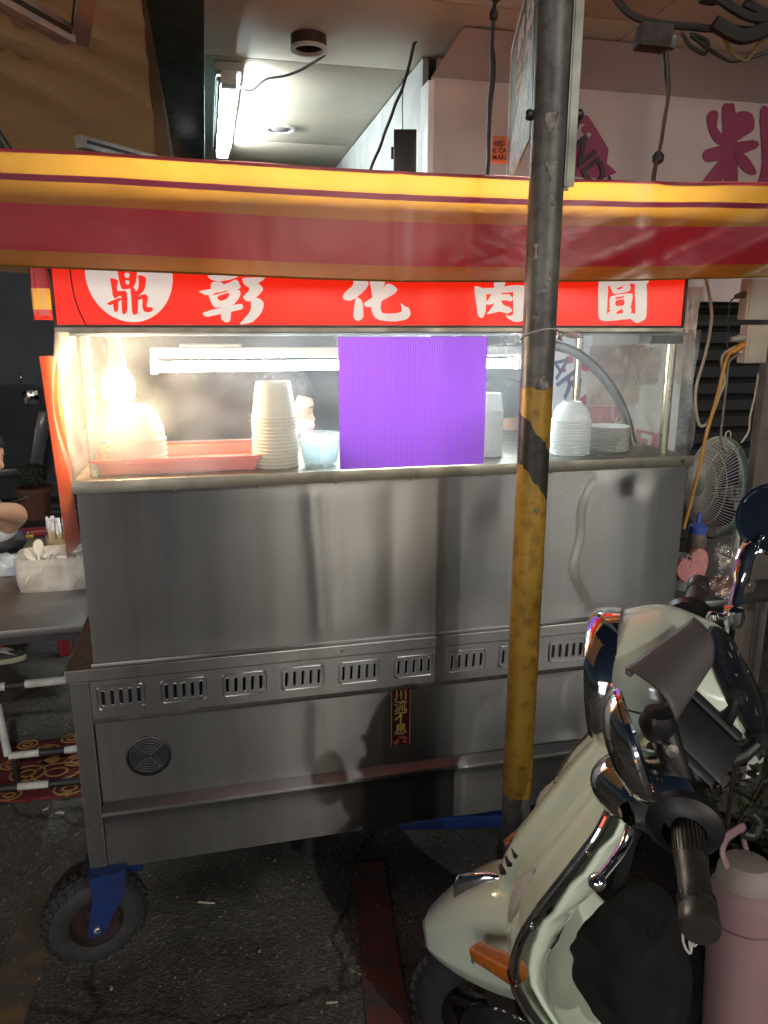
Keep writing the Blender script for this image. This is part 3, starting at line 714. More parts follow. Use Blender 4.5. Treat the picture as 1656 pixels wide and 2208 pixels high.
glyph('character', S3, [[(640, 100), (735, 100), (722, 480), (740, 500), (715, 547), (660, 537), (634, 480)],
    [(640, 90), (1135, 90), (1137, 160), (900, 152), (735, 178)],
    [(1020, 130), (1137, 130), (1137, 490), (1100, 542), (1040, 567), (1000, 547), (978, 520), (1022, 470)],
    [(690, 492), (880, 462), (1010, 468), (1040, 545), (978, 524), (715, 547)],
    [(763, 175), (942, 150), (972, 190), (950, 237), (800, 262), (775, 220)],
    [(763, 287), (972, 255), (992, 290), (972, 400), (972, 462), (850, 472), (760, 420)],
    [(743, 410), (820, 390), (970, 402), (962, 470), (780, 480), (718, 482), (760, 440)]], WHTS, sg, 0)
glyph('character', S3, [[(828, 200), (892, 180), (870, 207), (830, 217)], [(808, 302), (897, 284), (892, 302), (820, 317)], [(814, 332), (897, 320), (897, 380), (814, 387)], [(812, 468), (872, 418), (886, 462)]], REDS, sg, .0018)
# clear curtain: front sheet and side sheets
FILM = film('clear_curtain', (.92, .96, .98), .115, .025, .1, .4, 12, spots=.14)
def curt(u, v):
    s = .062 + 1.54 * u; z = 1.262 + .332 * v
    return (s, -.007 + .0035 * nz(s * 4, z * 3, 1) + .003 * math.sin(s * 17 + z * 4), z)
MB().grid(curt, 90, 20).build('clear_curtain', FILM, stall)
def curtl(u, v):
    z = 1.262 + .34 * v; sv = .056 - .034 * math.sin(v * math.pi) ** 1.5 * (.6 + .4 * math.sin(u * 5))
    return (sv + .004 * nz(u * 4, z * 6, 3), -.008 + .56 * u, z)
MB().grid(curtl, 24, 20).build('clear_curtain', film('clear_curtain_hazy', (.95, .93, .88), .24, .04, .12, .6, 12), stall)
def curtr(u, v):
    z = 1.262 + .34 * v; sv = 1.606 + .018 * math.sin(v * 7 + u * 3) * (1 - v)
    return (sv + .006 * nz(u * 4, z * 8, 5), -.008 + .56 * u, z)
MB().grid(curtr, 24, 22).build('clear_curtain', film('clear_curtain_dull', (.8, .8, .72), .22, .06, .15, .8, 10), stall)
# tube and bulb of the stall
lamp = MB().box(.224, 1.26, .29, .335, 1.530, 1.556, bev=.003).build('lamp_housing', WHITE, stall)
MB().tube([(.24, .312, 1.508), (1.25, .312, 1.508)], .013, 14).build('lamp_tube', emat('stall_tube_glow', (.86, .96, 1), 72), lamp)
for s in (.23, 1.245): MB().box(s - .008, s + .008, .298, .326, 1.49, 1.529, bev=.002).build('lamp_end', WHITE, lamp)
MB().box(.30, .45, .20, .285, 1.56, 1.566).build('lamp_strap', ALU, stall)
bl = MB().lathe([(0, 1.588), (.014, 1.588), (.016, 1.55), (.022, 1.53), (.022, 1.515)], 20, T(.155, .16, 0)).build('bulb_socket', mat('socket', (.4, .36, .28), .5), stall)
MB().lathe([(.015, 1.527), (.020, 1.512), (.033, 1.488), (.038, 1.466), (.034, 1.444), (.020, 1.430), (0, 1.426)], 24, T(.155, .16, 0)).build('bulb', emat('bulb_glow', (1, .74, .42), 190), bl)
# chassis and caster
def bar(p, q, wd, h, nm):
    p = Vector(p); q = Vector(q); M_ = along(p, q - p)
    return MB().box(-wd / 2, wd / 2, -h / 2, h / 2, 0, (q - p).length, M_, bev=.003).build(nm, BLUE, stall)
bar((.03, .1, .235), (1.68, .1, .235), .05, .05, 'chassis_bar'); bar((.03, .8, .235), (1.68, .8, .235), .05, .05, 'chassis_bar')
bar((.1, .05, .231), (.1, .86, .231), .05, .045, 'chassis_bar'); bar((1.58, .05, .231), (1.58, .86, .231), .05, .045, 'chassis_bar')
bar((.84, .1, .205), (1.5, -.02, .205), .04, .04, 'tow_bar')
def caster(s, d, ang, nm='caster_wheel'):
    M_ = T(s, d, 0) @ RZ(ang)                     # wheel axis along local y
    R0, W = .128, .040
    prof = []
    for k in range(25):
        a = R(-125 + 250 * k / 24); prof.append((R0 - W + W * math.cos(a), W * 1.02 * math.sin(a)))
    WM = M_ @ T(0, 0, R0) @ RX(90)
    ty = MB().lathe(prof, 48, WM)
    to = ty.build(nm, RUBBER, stall)
    tr = MB()
    for k in range(30):
        a = 360 / 30 * k
        for sd in (-1, 1):
            MM = WM @ RZ(a + (6 if sd > 0 else 0))
            tr.box(R0 - .006, R0 + .0035, -.0088, .0088, sd * .0075 - .0068, sd * .0075 + .0068, MM)
            tr.box(-.006, .0055, -.0078, .0078, -.0075, .0075, MM @ T(R0 - .012, 0, sd * .0265) @ RY(-sd * 38))
    stuff(tr.build('tread_blocks', RUBBER, to, smooth=False))
    MB().lathe([(0, -.026), (.02, -.026), (.03, -.012), (.058, -.012), (.07, -.03), (.072, -.024), (.062, 0), (.072, .024), (.07, .03), (.058, .012), (.03, .012), (.02, .026), (0, .026)], 36, WM).build('rim', mat('wheel_rim', (.05, .03, .03), .4, .5), to)
    fk = MB()
    for sd in (-1, 1):
        out = [(-.024, .0), (-.02, -.018), (0, -.024), (.02, -.016), (.034, .02), (.072, .075), (.078, .145), (-.005, .145), (-.004, .085), (-.014, .04)]
        fk.prism(out, .005, M_ @ T(0, sd * .050 + .0025, R0) @ RX(90))
    fk.box(-.006, .08, -.054, .054, .271 - .0, .277, M_)
    fk.lathe([(.036, 0), (.036, .02), (.03, .024)], 24, M_ @ T(.035, 0, .245))
    fo = fk.build('caster_fork', BLUE, to)
    MB().tube([(0, -.062, R0), (0, .062, R0)], .006, 8, M_).build('axle', ALU, to)
    for sd in (-1, 1): MB().lathe([(.0095, 0), (.0095, .007), (.007, .009), (0, .009)], 6, M_ @ T(0, sd * .053, R0) @ RX(90 if sd < 0 else -90)).build('axle_nut', mat('nut', (.55, .53, .5), .35, 1), to)
caster(.005, .012, 12); caster(1.64, .14, 40); caster(.26, .8, 60); caster(1.64, .8, 20)

# ================================================================== THINGS ON THE COUNTER
CZ = 1.2745
# purple corrugated board hanging on the curtain
PUR = cloth('purple_board', (.17, .045, .31), .60, .08, .35, .06, 3)
PB0 = on(731, 870, -.016).x; PB1 = on(1047, 870, -.016).x
def pur(u, v):
    s = PB0 + (PB1 - PB0) * u; return (s, -.016 + .0011 * math.sin(u * 2 * math.pi * 62) * .09 + .0025 * nz(u * 3, v * 2, 4), 1.2775 + .308 * v)
o = MB().grid(pur, 497, 3).build('plastic_board', PUR, None, mw=STALL.copy())
tag(o, 'purple ribbed plastic board hung on the front of the clear curtain', 'board')
# red tray
TRAYR = mat('tray_red', (.80, .035, .005), .35, 0, .08, 8, sss=.0)
t = thing('tray', 'shallow red plastic tray on the counter under the bowls', 'tray', SM(.10, .04, CZ))
b = MB(); b.box(.01, .36, .01, .24, 0, .003)
def wall(u, v):
    cs = [(0, 0), (1, 0), (1, 1), (0, 1), (0, 0)]; k = u * 4; i = min(3, int(k)); f_ = k - i
    x = cs[i][0] + (cs[i + 1][0] - cs[i][0]) * f_; y = cs[i][1] + (cs[i + 1][1] - cs[i][1]) * f_
    e = .012 * (1 - v); return (-.004 + e + (.378 - 2 * e) * x, -.002 + e + (.252 - 2 * e) * y, .034 * v)
b.grid(wall, 41, 5); b.build('tray_body', TRAYR, t, solid=.0025, ang=30)
b = MB(); cs = [(-.006, -.004), (.376, -.004), (.376, .252), (-.006, .252)]
for i in range(4):
    (x0, y0), (x1, y1) = cs[i], cs[(i + 1) % 4]
    b.box(min(x0, x1) - .004, max(x0, x1) + .004, min(y0, y1) - .004, max(y0, y1) + .004, .0325 + .0004 * (i % 2), .0375 + .0004 * (i % 2))
b.build('tray_rim', TRAYR, t, smooth=False)
MB().box(.24, .31, .03, .06, .003, .022, bev=.004).build('tray_label', WHITE, t)
# stack of upturned bowls on the tray
BOWL = mat('bowl_cream', (.50, .43, .31), .3, 0, .06, 9)
def bowl_mesh(r, h, mt, nm, th=.0):
    return MB().lathe([(r, 0), (r + .003, .001), (r + .003, .005), (r - .001, .0065), (r * .99, .018), (r * .93, h * .45), (r * .80, h * .72), (r * .55, h * .93), (r * .5, h), (r * .44, h), (r * .43, h - .004), (0, h - .004)], 36).build(nm, mt)
ORD = ['', 'second', 'third', 'fourth', 'fifth', 'sixth', 'seventh', 'eighth', 'ninth', 'tenth', 'eleventh', 'twelfth', 'thirteenth', 'fourteenth', 'fifteenth', 'sixteenth', 'seventeenth', 'eighteenth', 'nineteenth', 'twentieth', 'twenty-first', 'twenty-second']
def stack(proto, n_, s, d, z, dz, labels, group, cat, jit=.0006, flip=False):
    random.seed(int(s * 1000))
    for i in range(n_):
        mw = SM(s + random.uniform(-jit, jit), d + random.uniform(-jit, jit), z + dz * i) @ RZ(random.uniform(0, 360))
        if flip: mw = mw @ Matrix.Diagonal((1, 1, -1, 1))
        o = proto if i == 0 else proto.copy()
        if i: COL.objects.link(o)
        o.matrix_world = mw
        kth = n_ - 1 - i
        tag(o, labels[1] if kth == 0 else ('lowest ' + labels[0] if i == 0 else labels[0] + ', ' + ORD[kth] + ' from the top'), cat, group)
stack(bowl_mesh(.069, .085, BOWL, 'bowl'), 6, .186, .15, CZ + .004, .0125, ('upturned cream bowl stacked under the bulb', 'topmost upturned cream bowl in the stack under the warm bulb'), 'bowls upturned on the red tray', 'bowl')
CUP = mat('paper_cup', (.56, .50, .38), .45, 0, .06, 12)
def cup_mesh(r0, r1, h, mt, nm):       # upturned: rim r1 at the bottom
    return MB().lathe([(r1, 0), (r1 + .0018, .0012), (r1 + .0018, .004), (r1 - .0008, .0055), (r0, h - .002), (r0 - .002, h), (r0 - .004, h), (r0 - .005, h - .004), (0, h - .004)], 36).build(nm, mt)
stack(cup_mesh(.0415, .0545, .086, CUP, 'paper_cup'), 15, .517, .09, CZ, .0086, ('paper cup in the tall stack by the red tray', 'topmost cream paper cup of the tall upturned stack'), 'paper cups in the tall stack', 'cup')
CLR = film('clear_cup', (.9, .95, .95), .35, .05, .1, .1, 10)
def lidcup(r0, r1, h, nm): return MB().lathe([(0, 0), (r0, 0), (r1, h - .004), (r1 + .002, h - .003), (r1 + .002, h), (r1 - .001, h)], 32).build(nm, CLR)
stack(lidcup(.040, .0485, .058, 'clear_cup'), 4, .625, .075, CZ, .0075, ('frosted cup stacked beside the purple board', 'topmost open frosted cup beside the purple board'), 'clear cups beside the purple board', 'cup')
WB = mat('white_bowl', (.74, .75, .70), .35, 0, .04, 9)
stack(cup_mesh(.030, .036, .05, WB, 'white_cup'), 22, 1.085, .12, CZ, .0055, ('small white cup stacked right of the purple board', 'topmost small white cup right of the purple board'), 'white cups right of the board', 'cup')
stack(bowl_mesh(.050, .052, WB, 'white_bowl'), 14, 1.313, .10, CZ, .0068, ('white bowl stacked beside the traffic pole', 'topmost white bowl of the stack beside the traffic pole'), 'white bowls beside the pole', 'bowl')
PLT = mat('foam_plate', (.66, .66, .6), .5, 0, .05, 9)
pm = MB().lathe([(0, .003), (.045, .003), (.054, .0085), (.0555, .0085), (.0555, .0065), (.047, 0), (0, 0)], 36).build('plate', PLT)
stack(pm, 11, 1.436, .115, CZ, .0062, ('foam plate stacked before the curved pipe', 'topmost white foam plate in front of the curved pipe'), 'foam plates by the curved pipe', 'plate', .0012)
# cling film crumpled round the bowls
def crum(u, v):
    a = -2.6 + 3.9 * u; r_ = .066 + .012 * nz(u * 9, v * 4, 2) + .008 * v; return (1.335 + (r_ + .035) * math.cos(a), .075 + r_ * .65 * math.sin(a), CZ + .002 + .045 * v + .008 * nz(u * 12, v * 3, 7))
o = MB().grid(crum, 50, 10).build('plastic_wrap', film('clear_wrap', (.95, .97, .97), .12, .1, .06, 1, 40), None, mw=STALL.copy())
tag(o, 'crumpled clear plastic wrap around the white bowls and plates', 'plastic wrap')
# bundles of plastic bags hung under the stall roof
BAGW = film('milky_bag', (.95, .88, .84), .62, .06, .2, 1, 25, tl=.6)
def bag_bundle(pts, d, seed, label):
    (x0, y0), (x1, y1) = pts
    a = on(x0, y0, d); c = on(x1, y1, d)
    t = thing('plastic_bag_bundle', label, 'plastic bags', SM(a.x, d, c.z), 'plastic bags hung at the stall')
    W_ = c.x - a.x; H_ = a.z - c.z
    for k in range(3):
        def fn(u, v, k=k):
            return (W_ * (u + .05 * nz(v * 3, k, seed)) , .006 * k + .012 * nz(u * 5, v * 5, seed + k) + .01 * v, H_ * (1 - v) - .006 * k * v + .008 * nz(u * 7, k, seed))
        MB().grid(fn, 18, 16).build('bag', BAGW, t)
bag_bundle([(1278, 745), (1382, 868)], .32, 1, 'milky plastic bags hanging behind the curved pipe')
bag_bundle([(1384, 750), (1424, 822)], .30, 4, 'small bunch of milky bags hanging beside the right post')
bag_bundle([(1468, 618), (1494, 818)], .16, 8, 'long pinkish plastic bag hung outside the right end of the sign')
# red acrylic board at the stall's left end
RB = cloth('red_board', (.88, .16, .08), .45, .12, .25, .05, 3)
t = thing('red_board', 'tilted red plastic board hung on the stall left end beside the bulb', 'board', SM())
P_ = [STALL_I @ at(84, 768, 2.02), on(122, 768, .05), on(178, 1170, .03), STALL_I @ at(142, 1207, 1.86)]
def rbf(u, v):
    a = P_[0].lerp(P_[1], u); c = P_[3].lerp(P_[2], u); p = a.lerp(c, v); return (p.x + .004 * math.sin(u * 3 + v * 2), p.y, p.z)
MB().grid(rbf, 10, 24).build('board_sheet', RB, t)
# white backboard with candy print seen through the curtain
t = thing('candy_banner', 'white banner with magenta candy print behind the stall right end', 'banner', SM(0, .95, 0))
BW = mat('banner_white', (.62, .66, .68), .6, 0, .05, 3)
c0 = on(1195, 735, .95); c1 = on(1428, 1010, .95)
MB().box(c0.x, c1.x + .05, 0, .01, c1.z - .3, c0.z + .12).build('sheet', BW, t, smooth=False)
PM = mat('banner_pink', (.45, .03, .13), .55); NV = mat('banner_navy', (.05, .07, .17), .55)
def bprint(nm, pts, mt, k=1):
    b = MB(); px_poly(b, pts, .949 - .0006 * k, .0005, 0, .95); b.build(nm, mt, t, smooth=False)
bprint('candy_bag_print', [(1195, 905), (1262, 850), (1345, 872), (1362, 905), (1350, 985), (1195, 990)], PM, 1)
bprint('ribbon_print', [(1372, 925), (1420, 935), (1424, 975), (1372, 980)], PM, 1)
bprint('ribbon_fold', [(1384, 933), (1408, 940), (1400, 972), (1393, 972), (1398, 948), (1380, 942)], BW, 2)
for cx, cy, r_ in ((1263, 790, 11), (1228, 775, 9), (1216, 798, 5), (1238, 825, 7)):
    bprint('dot', [(cx + r_ * math.cos(a * .6), cy + r_ * math.sin(a * .6)) for a in range(10)], PM, 2)
q = on(1226, 828, .95); text('lettering', 'R', .15, T(q.x, -.004, q.z) @ FRONT @ RZ(-55), NV, t, .001)
q = on(1205, 790, .95); text('lettering', 'A', .12, T(q.x, -.004, q.z) @ FRONT @ RZ(-55), NV, t, .001)
for pts in ([(1318, 860), (1321, 860), (1323, 905), (1320, 905)], [(1300, 925), (1345, 905), (1346, 909), (1302, 930)], [(1322, 918), (1330, 898), (1333, 899), (1326, 920)]):
    bprint('highlight_print', pts, BW, 3)

# ================================================================== TRAFFIC POLE AND STREET SIGN
def galv():
    m, n, l, p, out = nodes_of('pole_paint')
    a = noise_node(n, l, 7, 7); f_ = noise_node(n, l, 45, 5); big = noise_node(n, l, 2.5, 4)
    tc = n.new('ShaderNodeTexCoord'); sp = n.new('ShaderNodeSeparateXYZ'); l.new(tc.outputs['Object'], sp.inputs[0])
    zz = n.new('ShaderNodeMath'); zz.operation = 'MULTIPLY_ADD'; zz.inputs[1].default_value = .03; l.new(f_.outputs['Fac'], zz.inputs[0]); l.new(sp.outputs[2], zz.inputs[2])
    grey = ramp(n, l, a.outputs['Fac'], [(.28, (.06, .058, .055)), (.62, (.135, .132, .122))])
    yel = ramp(n, l, a.outputs['Fac'], [(.22, (.12, .08, .03)), (.36, (.31, .18, .022)), (.8, (.37, .225, .03))])
    blk = ramp(n, l, a.outputs['Fac'], [(.3, (.01, .01, .01)), (.55, (.035, .032, .028))])
    def step(z): q = n.new('ShaderNodeMath'); q.operation = 'GREATER_THAN'; q.inputs[1].default_value = z; l.new(zz.outputs[0], q.inputs[0]); return q.outputs[0]
    c = mixc(n, l, step(.585), grey.outputs[0], yel.outputs[0])           # yellow band with a slanting black one, grey above
    sl = n.new('ShaderNodeMath'); sl.operation = 'MULTIPLY_ADD'; sl.inputs[1].default_value = 1.3; l.new(sp.outputs[0], sl.inputs[0]); l.new(zz.outputs[0], sl.inputs[2])
    g1 = n.new('ShaderNodeMath'); g1.operation = 'GREATER_THAN'; g1.inputs[1].default_value = 1.315; l.new(sl.outputs[0], g1.inputs[0])
    c = mixc(n, l, g1.outputs[0], c, blk.outputs[0])
    g2 = n.new('ShaderNodeMath'); g2.operation = 'GREATER_THAN'; g2.inputs[1].default_value = 1.415; l.new(sl.outputs[0], g2.inputs[0])
    c = mixc(n, l, g2.outputs[0], c, yel.outputs[0])
    c = mixc(n, l, step(1.505), c, grey.outputs[0])
    dirt = ramp(n, l, f_.outputs['Fac'], [(.36, (.35, .31, .28)), (.50, (1, 1, 1))])
    mm = n.new('ShaderNodeMix'); mm.data_type = 'RGBA'; mm.blend_type = 'MULTIPLY'; mm.inputs[0].default_value = .55
    l.new(c, mm.inputs[6]); l.new(dirt.outputs[0], mm.inputs[7]); l.new(mm.outputs[2], p.inputs['Base Color'])
    p.inputs['Roughness'].default_value = .42; p.inputs['Metallic'].default_value = .15
    bp = n.new('ShaderNodeBump'); bp.inputs['Strength'].default_value = .5; bp.inputs['Distance'].default_value = .003
    l.new(f_.outputs['Fac'], bp.inputs['Height']); l.new(bp.outputs[0], p.inputs['Normal']); return m
PX, PY = .306, 1.5
pole = thing('traffic_pole', 'worn yellow, black and grey traffic pole in front of the stall', 'pole', T(PX, PY, 0))
MB().tube([(0, 0, 0), (0, 0, 1.0), (0, 0, 2.0), (0, 0, 3.4)], .0325, 40).build('pole_tube', galv(), pole)
b = MB()
for x0, x1, y0, y1 in ((.012, .0165, -.034, .03),): pass
b.box(.029, .0325, -.020, .022, 1.86, 3.4); b.box(.0325, .047, -.022, -.018, 1.86, 3.4); b.box(.0325, .047, .019, .023, 1.86, 3.4)
b.build('channel', mat('channel_galv', (.30, .31, .27), .5, .6, .35, 12, .2, 50), pole, smooth=False)
MB().lathe([(.07, 0), (.07, .012), (.04, .02), (.034, .03)], 28).build('base_flange', DIRTY, pole)
STKR = mat('paper_sticker', (.30, .28, .24), .8, 0, .6, 60, .5, 90, col2=(.09, .085, .08), thr=(.38, .6))
random.seed(11)
for (z, a, h, w_) in ((1.965, -98, .035, .028), (1.885, -90, .03, .03), (1.835, -80, .02, .018), (1.745, -125, .028, .02), (1.70, -75, .018, .016), (1.675, -92, .012, .055), (1.63, -115, .016, .016), (1.50, -80, .026, .028), (1.24, -78, .012, .012), (1.655, -70, .014, .01)):
    def sf(u, v):
        e_ = 1 - .35 * nz(u * 3, v * 3, z * 70); an = R(a) + (u - .5) * w_ / .033 * (.55 + .45 * math.sin(v * 3.1 + z * 9)) * e_; jj = .006 * nz(u * 5, v * 5, z * 40); return (.0331 * math.cos(an), .0331 * math.sin(an), z + (v - .5) * h + jj)
    MB().grid(sf, 6, 6).build('sticker_scrap', STKR, pole, solid=.0003)
for z in (1.985, 2.235):
    for sx in (-1, 1): MB().lathe([(.010, 0), (.010, .008), (.006, .012), (0, .012)], 10, T(-.034 if sx < 0 else .048, -.005, z) @ RY(90 * sx)).build('bolt', BLACK, pole)
# plastic string tied round the pole
t = thing('string_tie', 'white plastic string knotted round the pole at sign height', 'string', T(PX, PY, 1.585))
STR = mat('string_white', (.55, .55, .52), .5, 0, .2, 50)
MB().tube([(.0342 * math.cos(R(a)), .0342 * math.sin(R(a)), .006 + .012 * math.cos(R(a + 60))) for a in range(0, 360, 15)], .0028, 6, closed=True, flat=.6).build('loop', STR, t)
for k in range(6):
    e = on(1244 + 4 * k - 8, 712 + 3 * k, -.18); e = STALL @ e - Vector((PX, PY, 1.585))
    MB().tube(smooth_path([(.036, -.012, 0), (.045, -.02, .006), (e.x * .5 + .02, e.y * .5, e.z * .5), e], 4), [.0016] * 12 + [.0009], 5).build('strand', STR, t)
tp = [(.036, .0, -.001), (.06, .06, -.006), (.08, .17, .0), (.09, .24, .015)]
MB().tube(tp, .0018, 5).build('tail', STR, t)
# street name plate, seen nearly edge-on
TEAL = mat('sign_teal', (.045, .15, .155), .35, .2, .3, 7, .15, 60, coat=.2)
PEEL = mat('peeled_foil', (.28, .32, .31), .35, .3, .6, 45, .7, 70, col2=(.06, .13, .13), thr=(.42, .58))
t = thing('street_sign', 'weathered teal street name plate bolted to the traffic pole', 'sign', T(PX - .031, PY, 1.95) @ RZ(-4.5))
MB().box(-.003, .0, .01, .52, .0, .31, bev=.001).build('plate', TEAL, t)
MB().box(-.0055, -.0035, .515, .53, -.004, .314).build('edge_fold', ALU, t, smooth=False)
MB().box(-.0055, -.0035, .01, .515, .303, .314).build('edge_fold', ALU, t, smooth=False)
MB().prism([(.02, .0), (.5, .0), (.49, .06), (.42, .10), (.30, .12), (.22, .17), (.12, .15), (.02, .19)], .0008, T(-.003, 0, 0) @ RZ(-90) @ FRONT @ Matrix.Diagonal((-1, 1, 1, 1))).build('peeled_patch', PEEL, t, smooth=False)
SGM = T(-.0034, 0, 0) @ RZ(-90) @ FRONT
text('lettering', '路', .16, T(-.0036, .10, .225) @ RZ(-90) @ FRONT, mat('sign_letter', (.55, .57, .55), .5), t, .002)
text('lettering', '營', .16, T(-.0036, .28, .20) @ RZ(-90) @ FRONT, mat('sign_letter', (.55, .57, .55)), t, .002)
# little orange card on the plate's far edge
q = at(1082, 322, 2.04)
t = thing('orange_card', 'small orange card with black lettering hanging on the teal plate', 'card', Matrix.Translation(q))
ORC = mat('card_orange', (.50, .19, .09), .6)
MB().box(-.026, .022, -.003, .003, -.033, .030, RY(4), bev=.002).build('card', ORC, t)
for k, s_ in enumerate(('RED B', 'K CAN', 'MAKE I')):
    text('lettering', s_, .0155, T(0, -.0042, .012 - .016 * k) @ RX(90), INK, t, .0003, .0002)

# ================================================================== WIRES ABOVE
WIRE = mat('black_wire', (.012, .011, .010), .55)
def wire(label, pts, r, mt=WIRE, cat='wire', knots=(), nm='hanging_wire', wob=.004):
    P = smooth_path(pts, 8)
    P = [p + Vector((wob * nz(p.x * 14, p.z * 14, 1), 0, wob * nz(p.x * 14, p.z * 14, 9))) for p in P]
    o = MB().tube(P, r, 7).build(nm, mt, None); tag(o, label, cat)
    for (i, kr) in knots:
        c = P[int(i * (len(P) - 1))]; k = MB().lathe([(0, -.02), (kr, -.01), (kr * 1.1, .004), (kr * .6, .016), (0, .02)], 10, Matrix.Translation(c)).build('knot', mt, o)
    return o
def A_(*L): return [at(x, y, Y) for x, y, Y in L]
wire('thin dark wire looping from the ceiling tube to the top edge', A_((508, 165, 3.3), (522, 190, 3.3), (545, 193, 3.3), (575, 172, 3.25), (640, 155, 3.2), (700, 118, 3.1), (760, 50, 2.9), (800, -20, 2.8)), .005)
wire('dark wire slanting from the top edge down past the white return wall', A_((915, -20, 2.9), (900, 60, 2.95), (880, 150, 3.0), (845, 250, 3.0), (800, 362, 3.0), (780, 410, 3.0)), .006, knots=((.25, .012),))
wire('short dark wire crossing to the fascia corner', A_((915, 10, 2.8), (945, 62, 2.85)), .005)
wire('thin vertical wire feeding the black adaptor box', A_((868, 170, 3.0), (868, 240, 3.0), (868, 300, 3.0)), .002)
wire('knotted black cable hanging in front of the pink fascia', A_((1072, -20, 2.4), (1066, 15, 2.4), (1062, 90, 2.4), (1058, 190, 2.4), (1053, 300, 2.4), (1050, 400, 2.4)), .006, knots=((.1, .013), (.27, .012)))
wire('slim black cable beside the knotted one', A_((1064, 95, 2.41), (1066, 140, 2.41), (1060, 230, 2.41), (1054, 320, 2.41), (1051, 400, 2.41)), .0035)
wire('thick black cable sagging across the top right corner', A_((1310, -30, 2.3), (1350, 22, 2.3), (1410, 50, 2.3), (1500, 58, 2.3), (1600, 64, 2.3), (1700, 70, 2.3)), .010)
wire('bundle of brown wires hanging over the fascia lettering', A_((1432, 85, 2.3), (1440, 130, 2.3), (1442, 180, 2.3), (1432, 270, 2.3), (1415, 350, 2.3), (1405, 420, 2.3)), .0055, mat('brown_wire', (.06, .035, .02), .6))
wire('dark wire twisted along the brown bundle', A_((1425, 88, 2.31), (1434, 150, 2.31), (1436, 250, 2.31), (1420, 330, 2.31), (1408, 420, 2.31)), .004, knots=((.8, .016),))
wire('curled loop of black cable at the top right', A_((1470, 70, 2.3), (1490, 100, 2.3), (1520, 115, 2.3), (1525, 88, 2.3), (1490, 75, 2.3), (1560, 125, 2.3), (1600, 130, 2.3), (1660, 110, 2.3)), .0055)
wire('yellowed wire hanging below the tangle at the top right', A_((1560, 80, 2.3), (1580, 115, 2.3), (1610, 130, 2.3), (1640, 90, 2.3), (1680, 60, 2.3)), .006, mat('yellow_wire', (.20, .14, .04), .6))
q = at(873, 330, 3.0)
t = thing('adaptor_box', 'black adaptor box hanging against the white return wall', 'box', Matrix.Translation(q))
MB().box(-.042, .042, -.03, .03, -.085, .075, bev=.004).build('case', BLACK, t); MB().box(-.052, -.042, -.01, .01, -.02, .02, bev=.002).build('plug', BLACK, t)
q = at(1412, 82, 2.3)
t = thing('junction_box', 'dark taped junction box on the fascia top edge', 'box', Matrix.Translation(q))
MB().box(-.05, .04, -.03, .03, -.03, .03, RY(6), bev=.008).build('case', mat('dark_tape', (.03, .02, .018), .7, 0, .5, 30, .5, 40), t); MB().box(.04, .06, -.012, .012, -.015, .018, RY(15), bev=.003).build('gland', BLACK, t)
q = at(1625, 30, 2.25)
b = MB()
for k in range(9):
    p0 = Vector((random.uniform(-.16, .1), random.uniform(-.03, .03), random.uniform(-.03, .09))); p1 = p0 + Vector((random.uniform(.08, .25), 0, random.uniform(-.06, .06)))
    b.tube(smooth_path([p0, p0.lerp(p1, .5) + Vector((0, 0, -.03)), p1], 5), random.uniform(.008, .022), 7)
o = b.build('cable_tangle', WIRE, None, mw=Matrix.Translation(q)); tag(o, 'thick tangle of black cables in the top right corner', 'cables')

# ================================================================== RIGHT SIDE: POST, SOCKETS, FAN, BAGS
t = thing('wall_post', 'grey brown square post at the right edge carrying the sockets', 'post', SM(2.075, .28, 0))
MB().box(-.03, .09, -.02, .012, 0, 2.55, bev=.005).build('post_body', mat('old_post', (.13, .11, .10), .75, 0, .4, 9, .4, 60), t)
def socket(px0, py0, px1, py1, label, mt):
    a = on(px0, py0, .22); c = on(px1, py1, .22)
    t = thing('socket_box', label, 'socket box', SM((a.x + c.x) / 2, .22, (a.z + c.z) / 2), 'socket boxes on the right post')
    hx = (c.x - a.x) / 2; hz = (a.z - c.z) / 2
    MB().box(-hx, hx, 0, .036, -hz, hz, bev=.005).build('box', mt, t); MB().box(-hx + .008, hx - .004, -.003, -.0005, -hz + .006, hz - .006, bev=.001).build('cover', mt, t)
    return t
CRM = mat('socket_cream', (.52, .47, .38), .5, 0, .15, 14)
s1 = socket(1616, 600, 1700, 690, 'upper cream socket box with a brown plug', CRM)
s2 = socket(1614, 700, 1652, 783, 'lower cream socket box with orange and white plugs', CRM)
def plug(nm, px, py, ex, ey, r, mt, label):
    a = on(px, py, .235); c = on(ex, ey, .235)
    o = MB().tube([(a.x, a.y, a.z), ((a.x + c.x) / 2, a.y, (a.z + c.z) / 2 - .001), (c.x, c.y, c.z)], [r, r * .95, r * .6], 10).build(nm, mt, None, mw=STALL.copy()); tag(o, label, 'plug'); return o
plug('plug', 1618, 630, 1586, 640, .011, mat('brown_plug', (.12, .06, .04), .5), 'brown plug in the upper socket box')
plug('plug', 1612, 738, 1572, 762, .011, mat('orange_plug', (.62, .26, .02), .45), 'orange plug in the lower socket box')
plug('plug', 1612, 726, 1576, 732, .012, mat('clear_plug', (.35, .33, .30), .3), 'clear boxy plug with a paper label in the lower socket box')
plug('plug', 1612, 757, 1592, 760, .009, CRM, 'small cream plug under the orange one')
BEI = mat('beige_cord', (.42, .36, .27), .55); ORW = mat('orange_cord', (.50, .24, .03), .5); GRW = mat('grey_cord', (.20, .18, .15), .55)
def cord(label, pts, r, mt, d=.235):
    P = smooth_path([on(x, y, d) for x, y in pts], 8)
    o = MB().tube(P, r, 8).build('cord', mt, None, mw=STALL.copy()); tag(o, label, 'cord', 'cords hanging below the sockets')
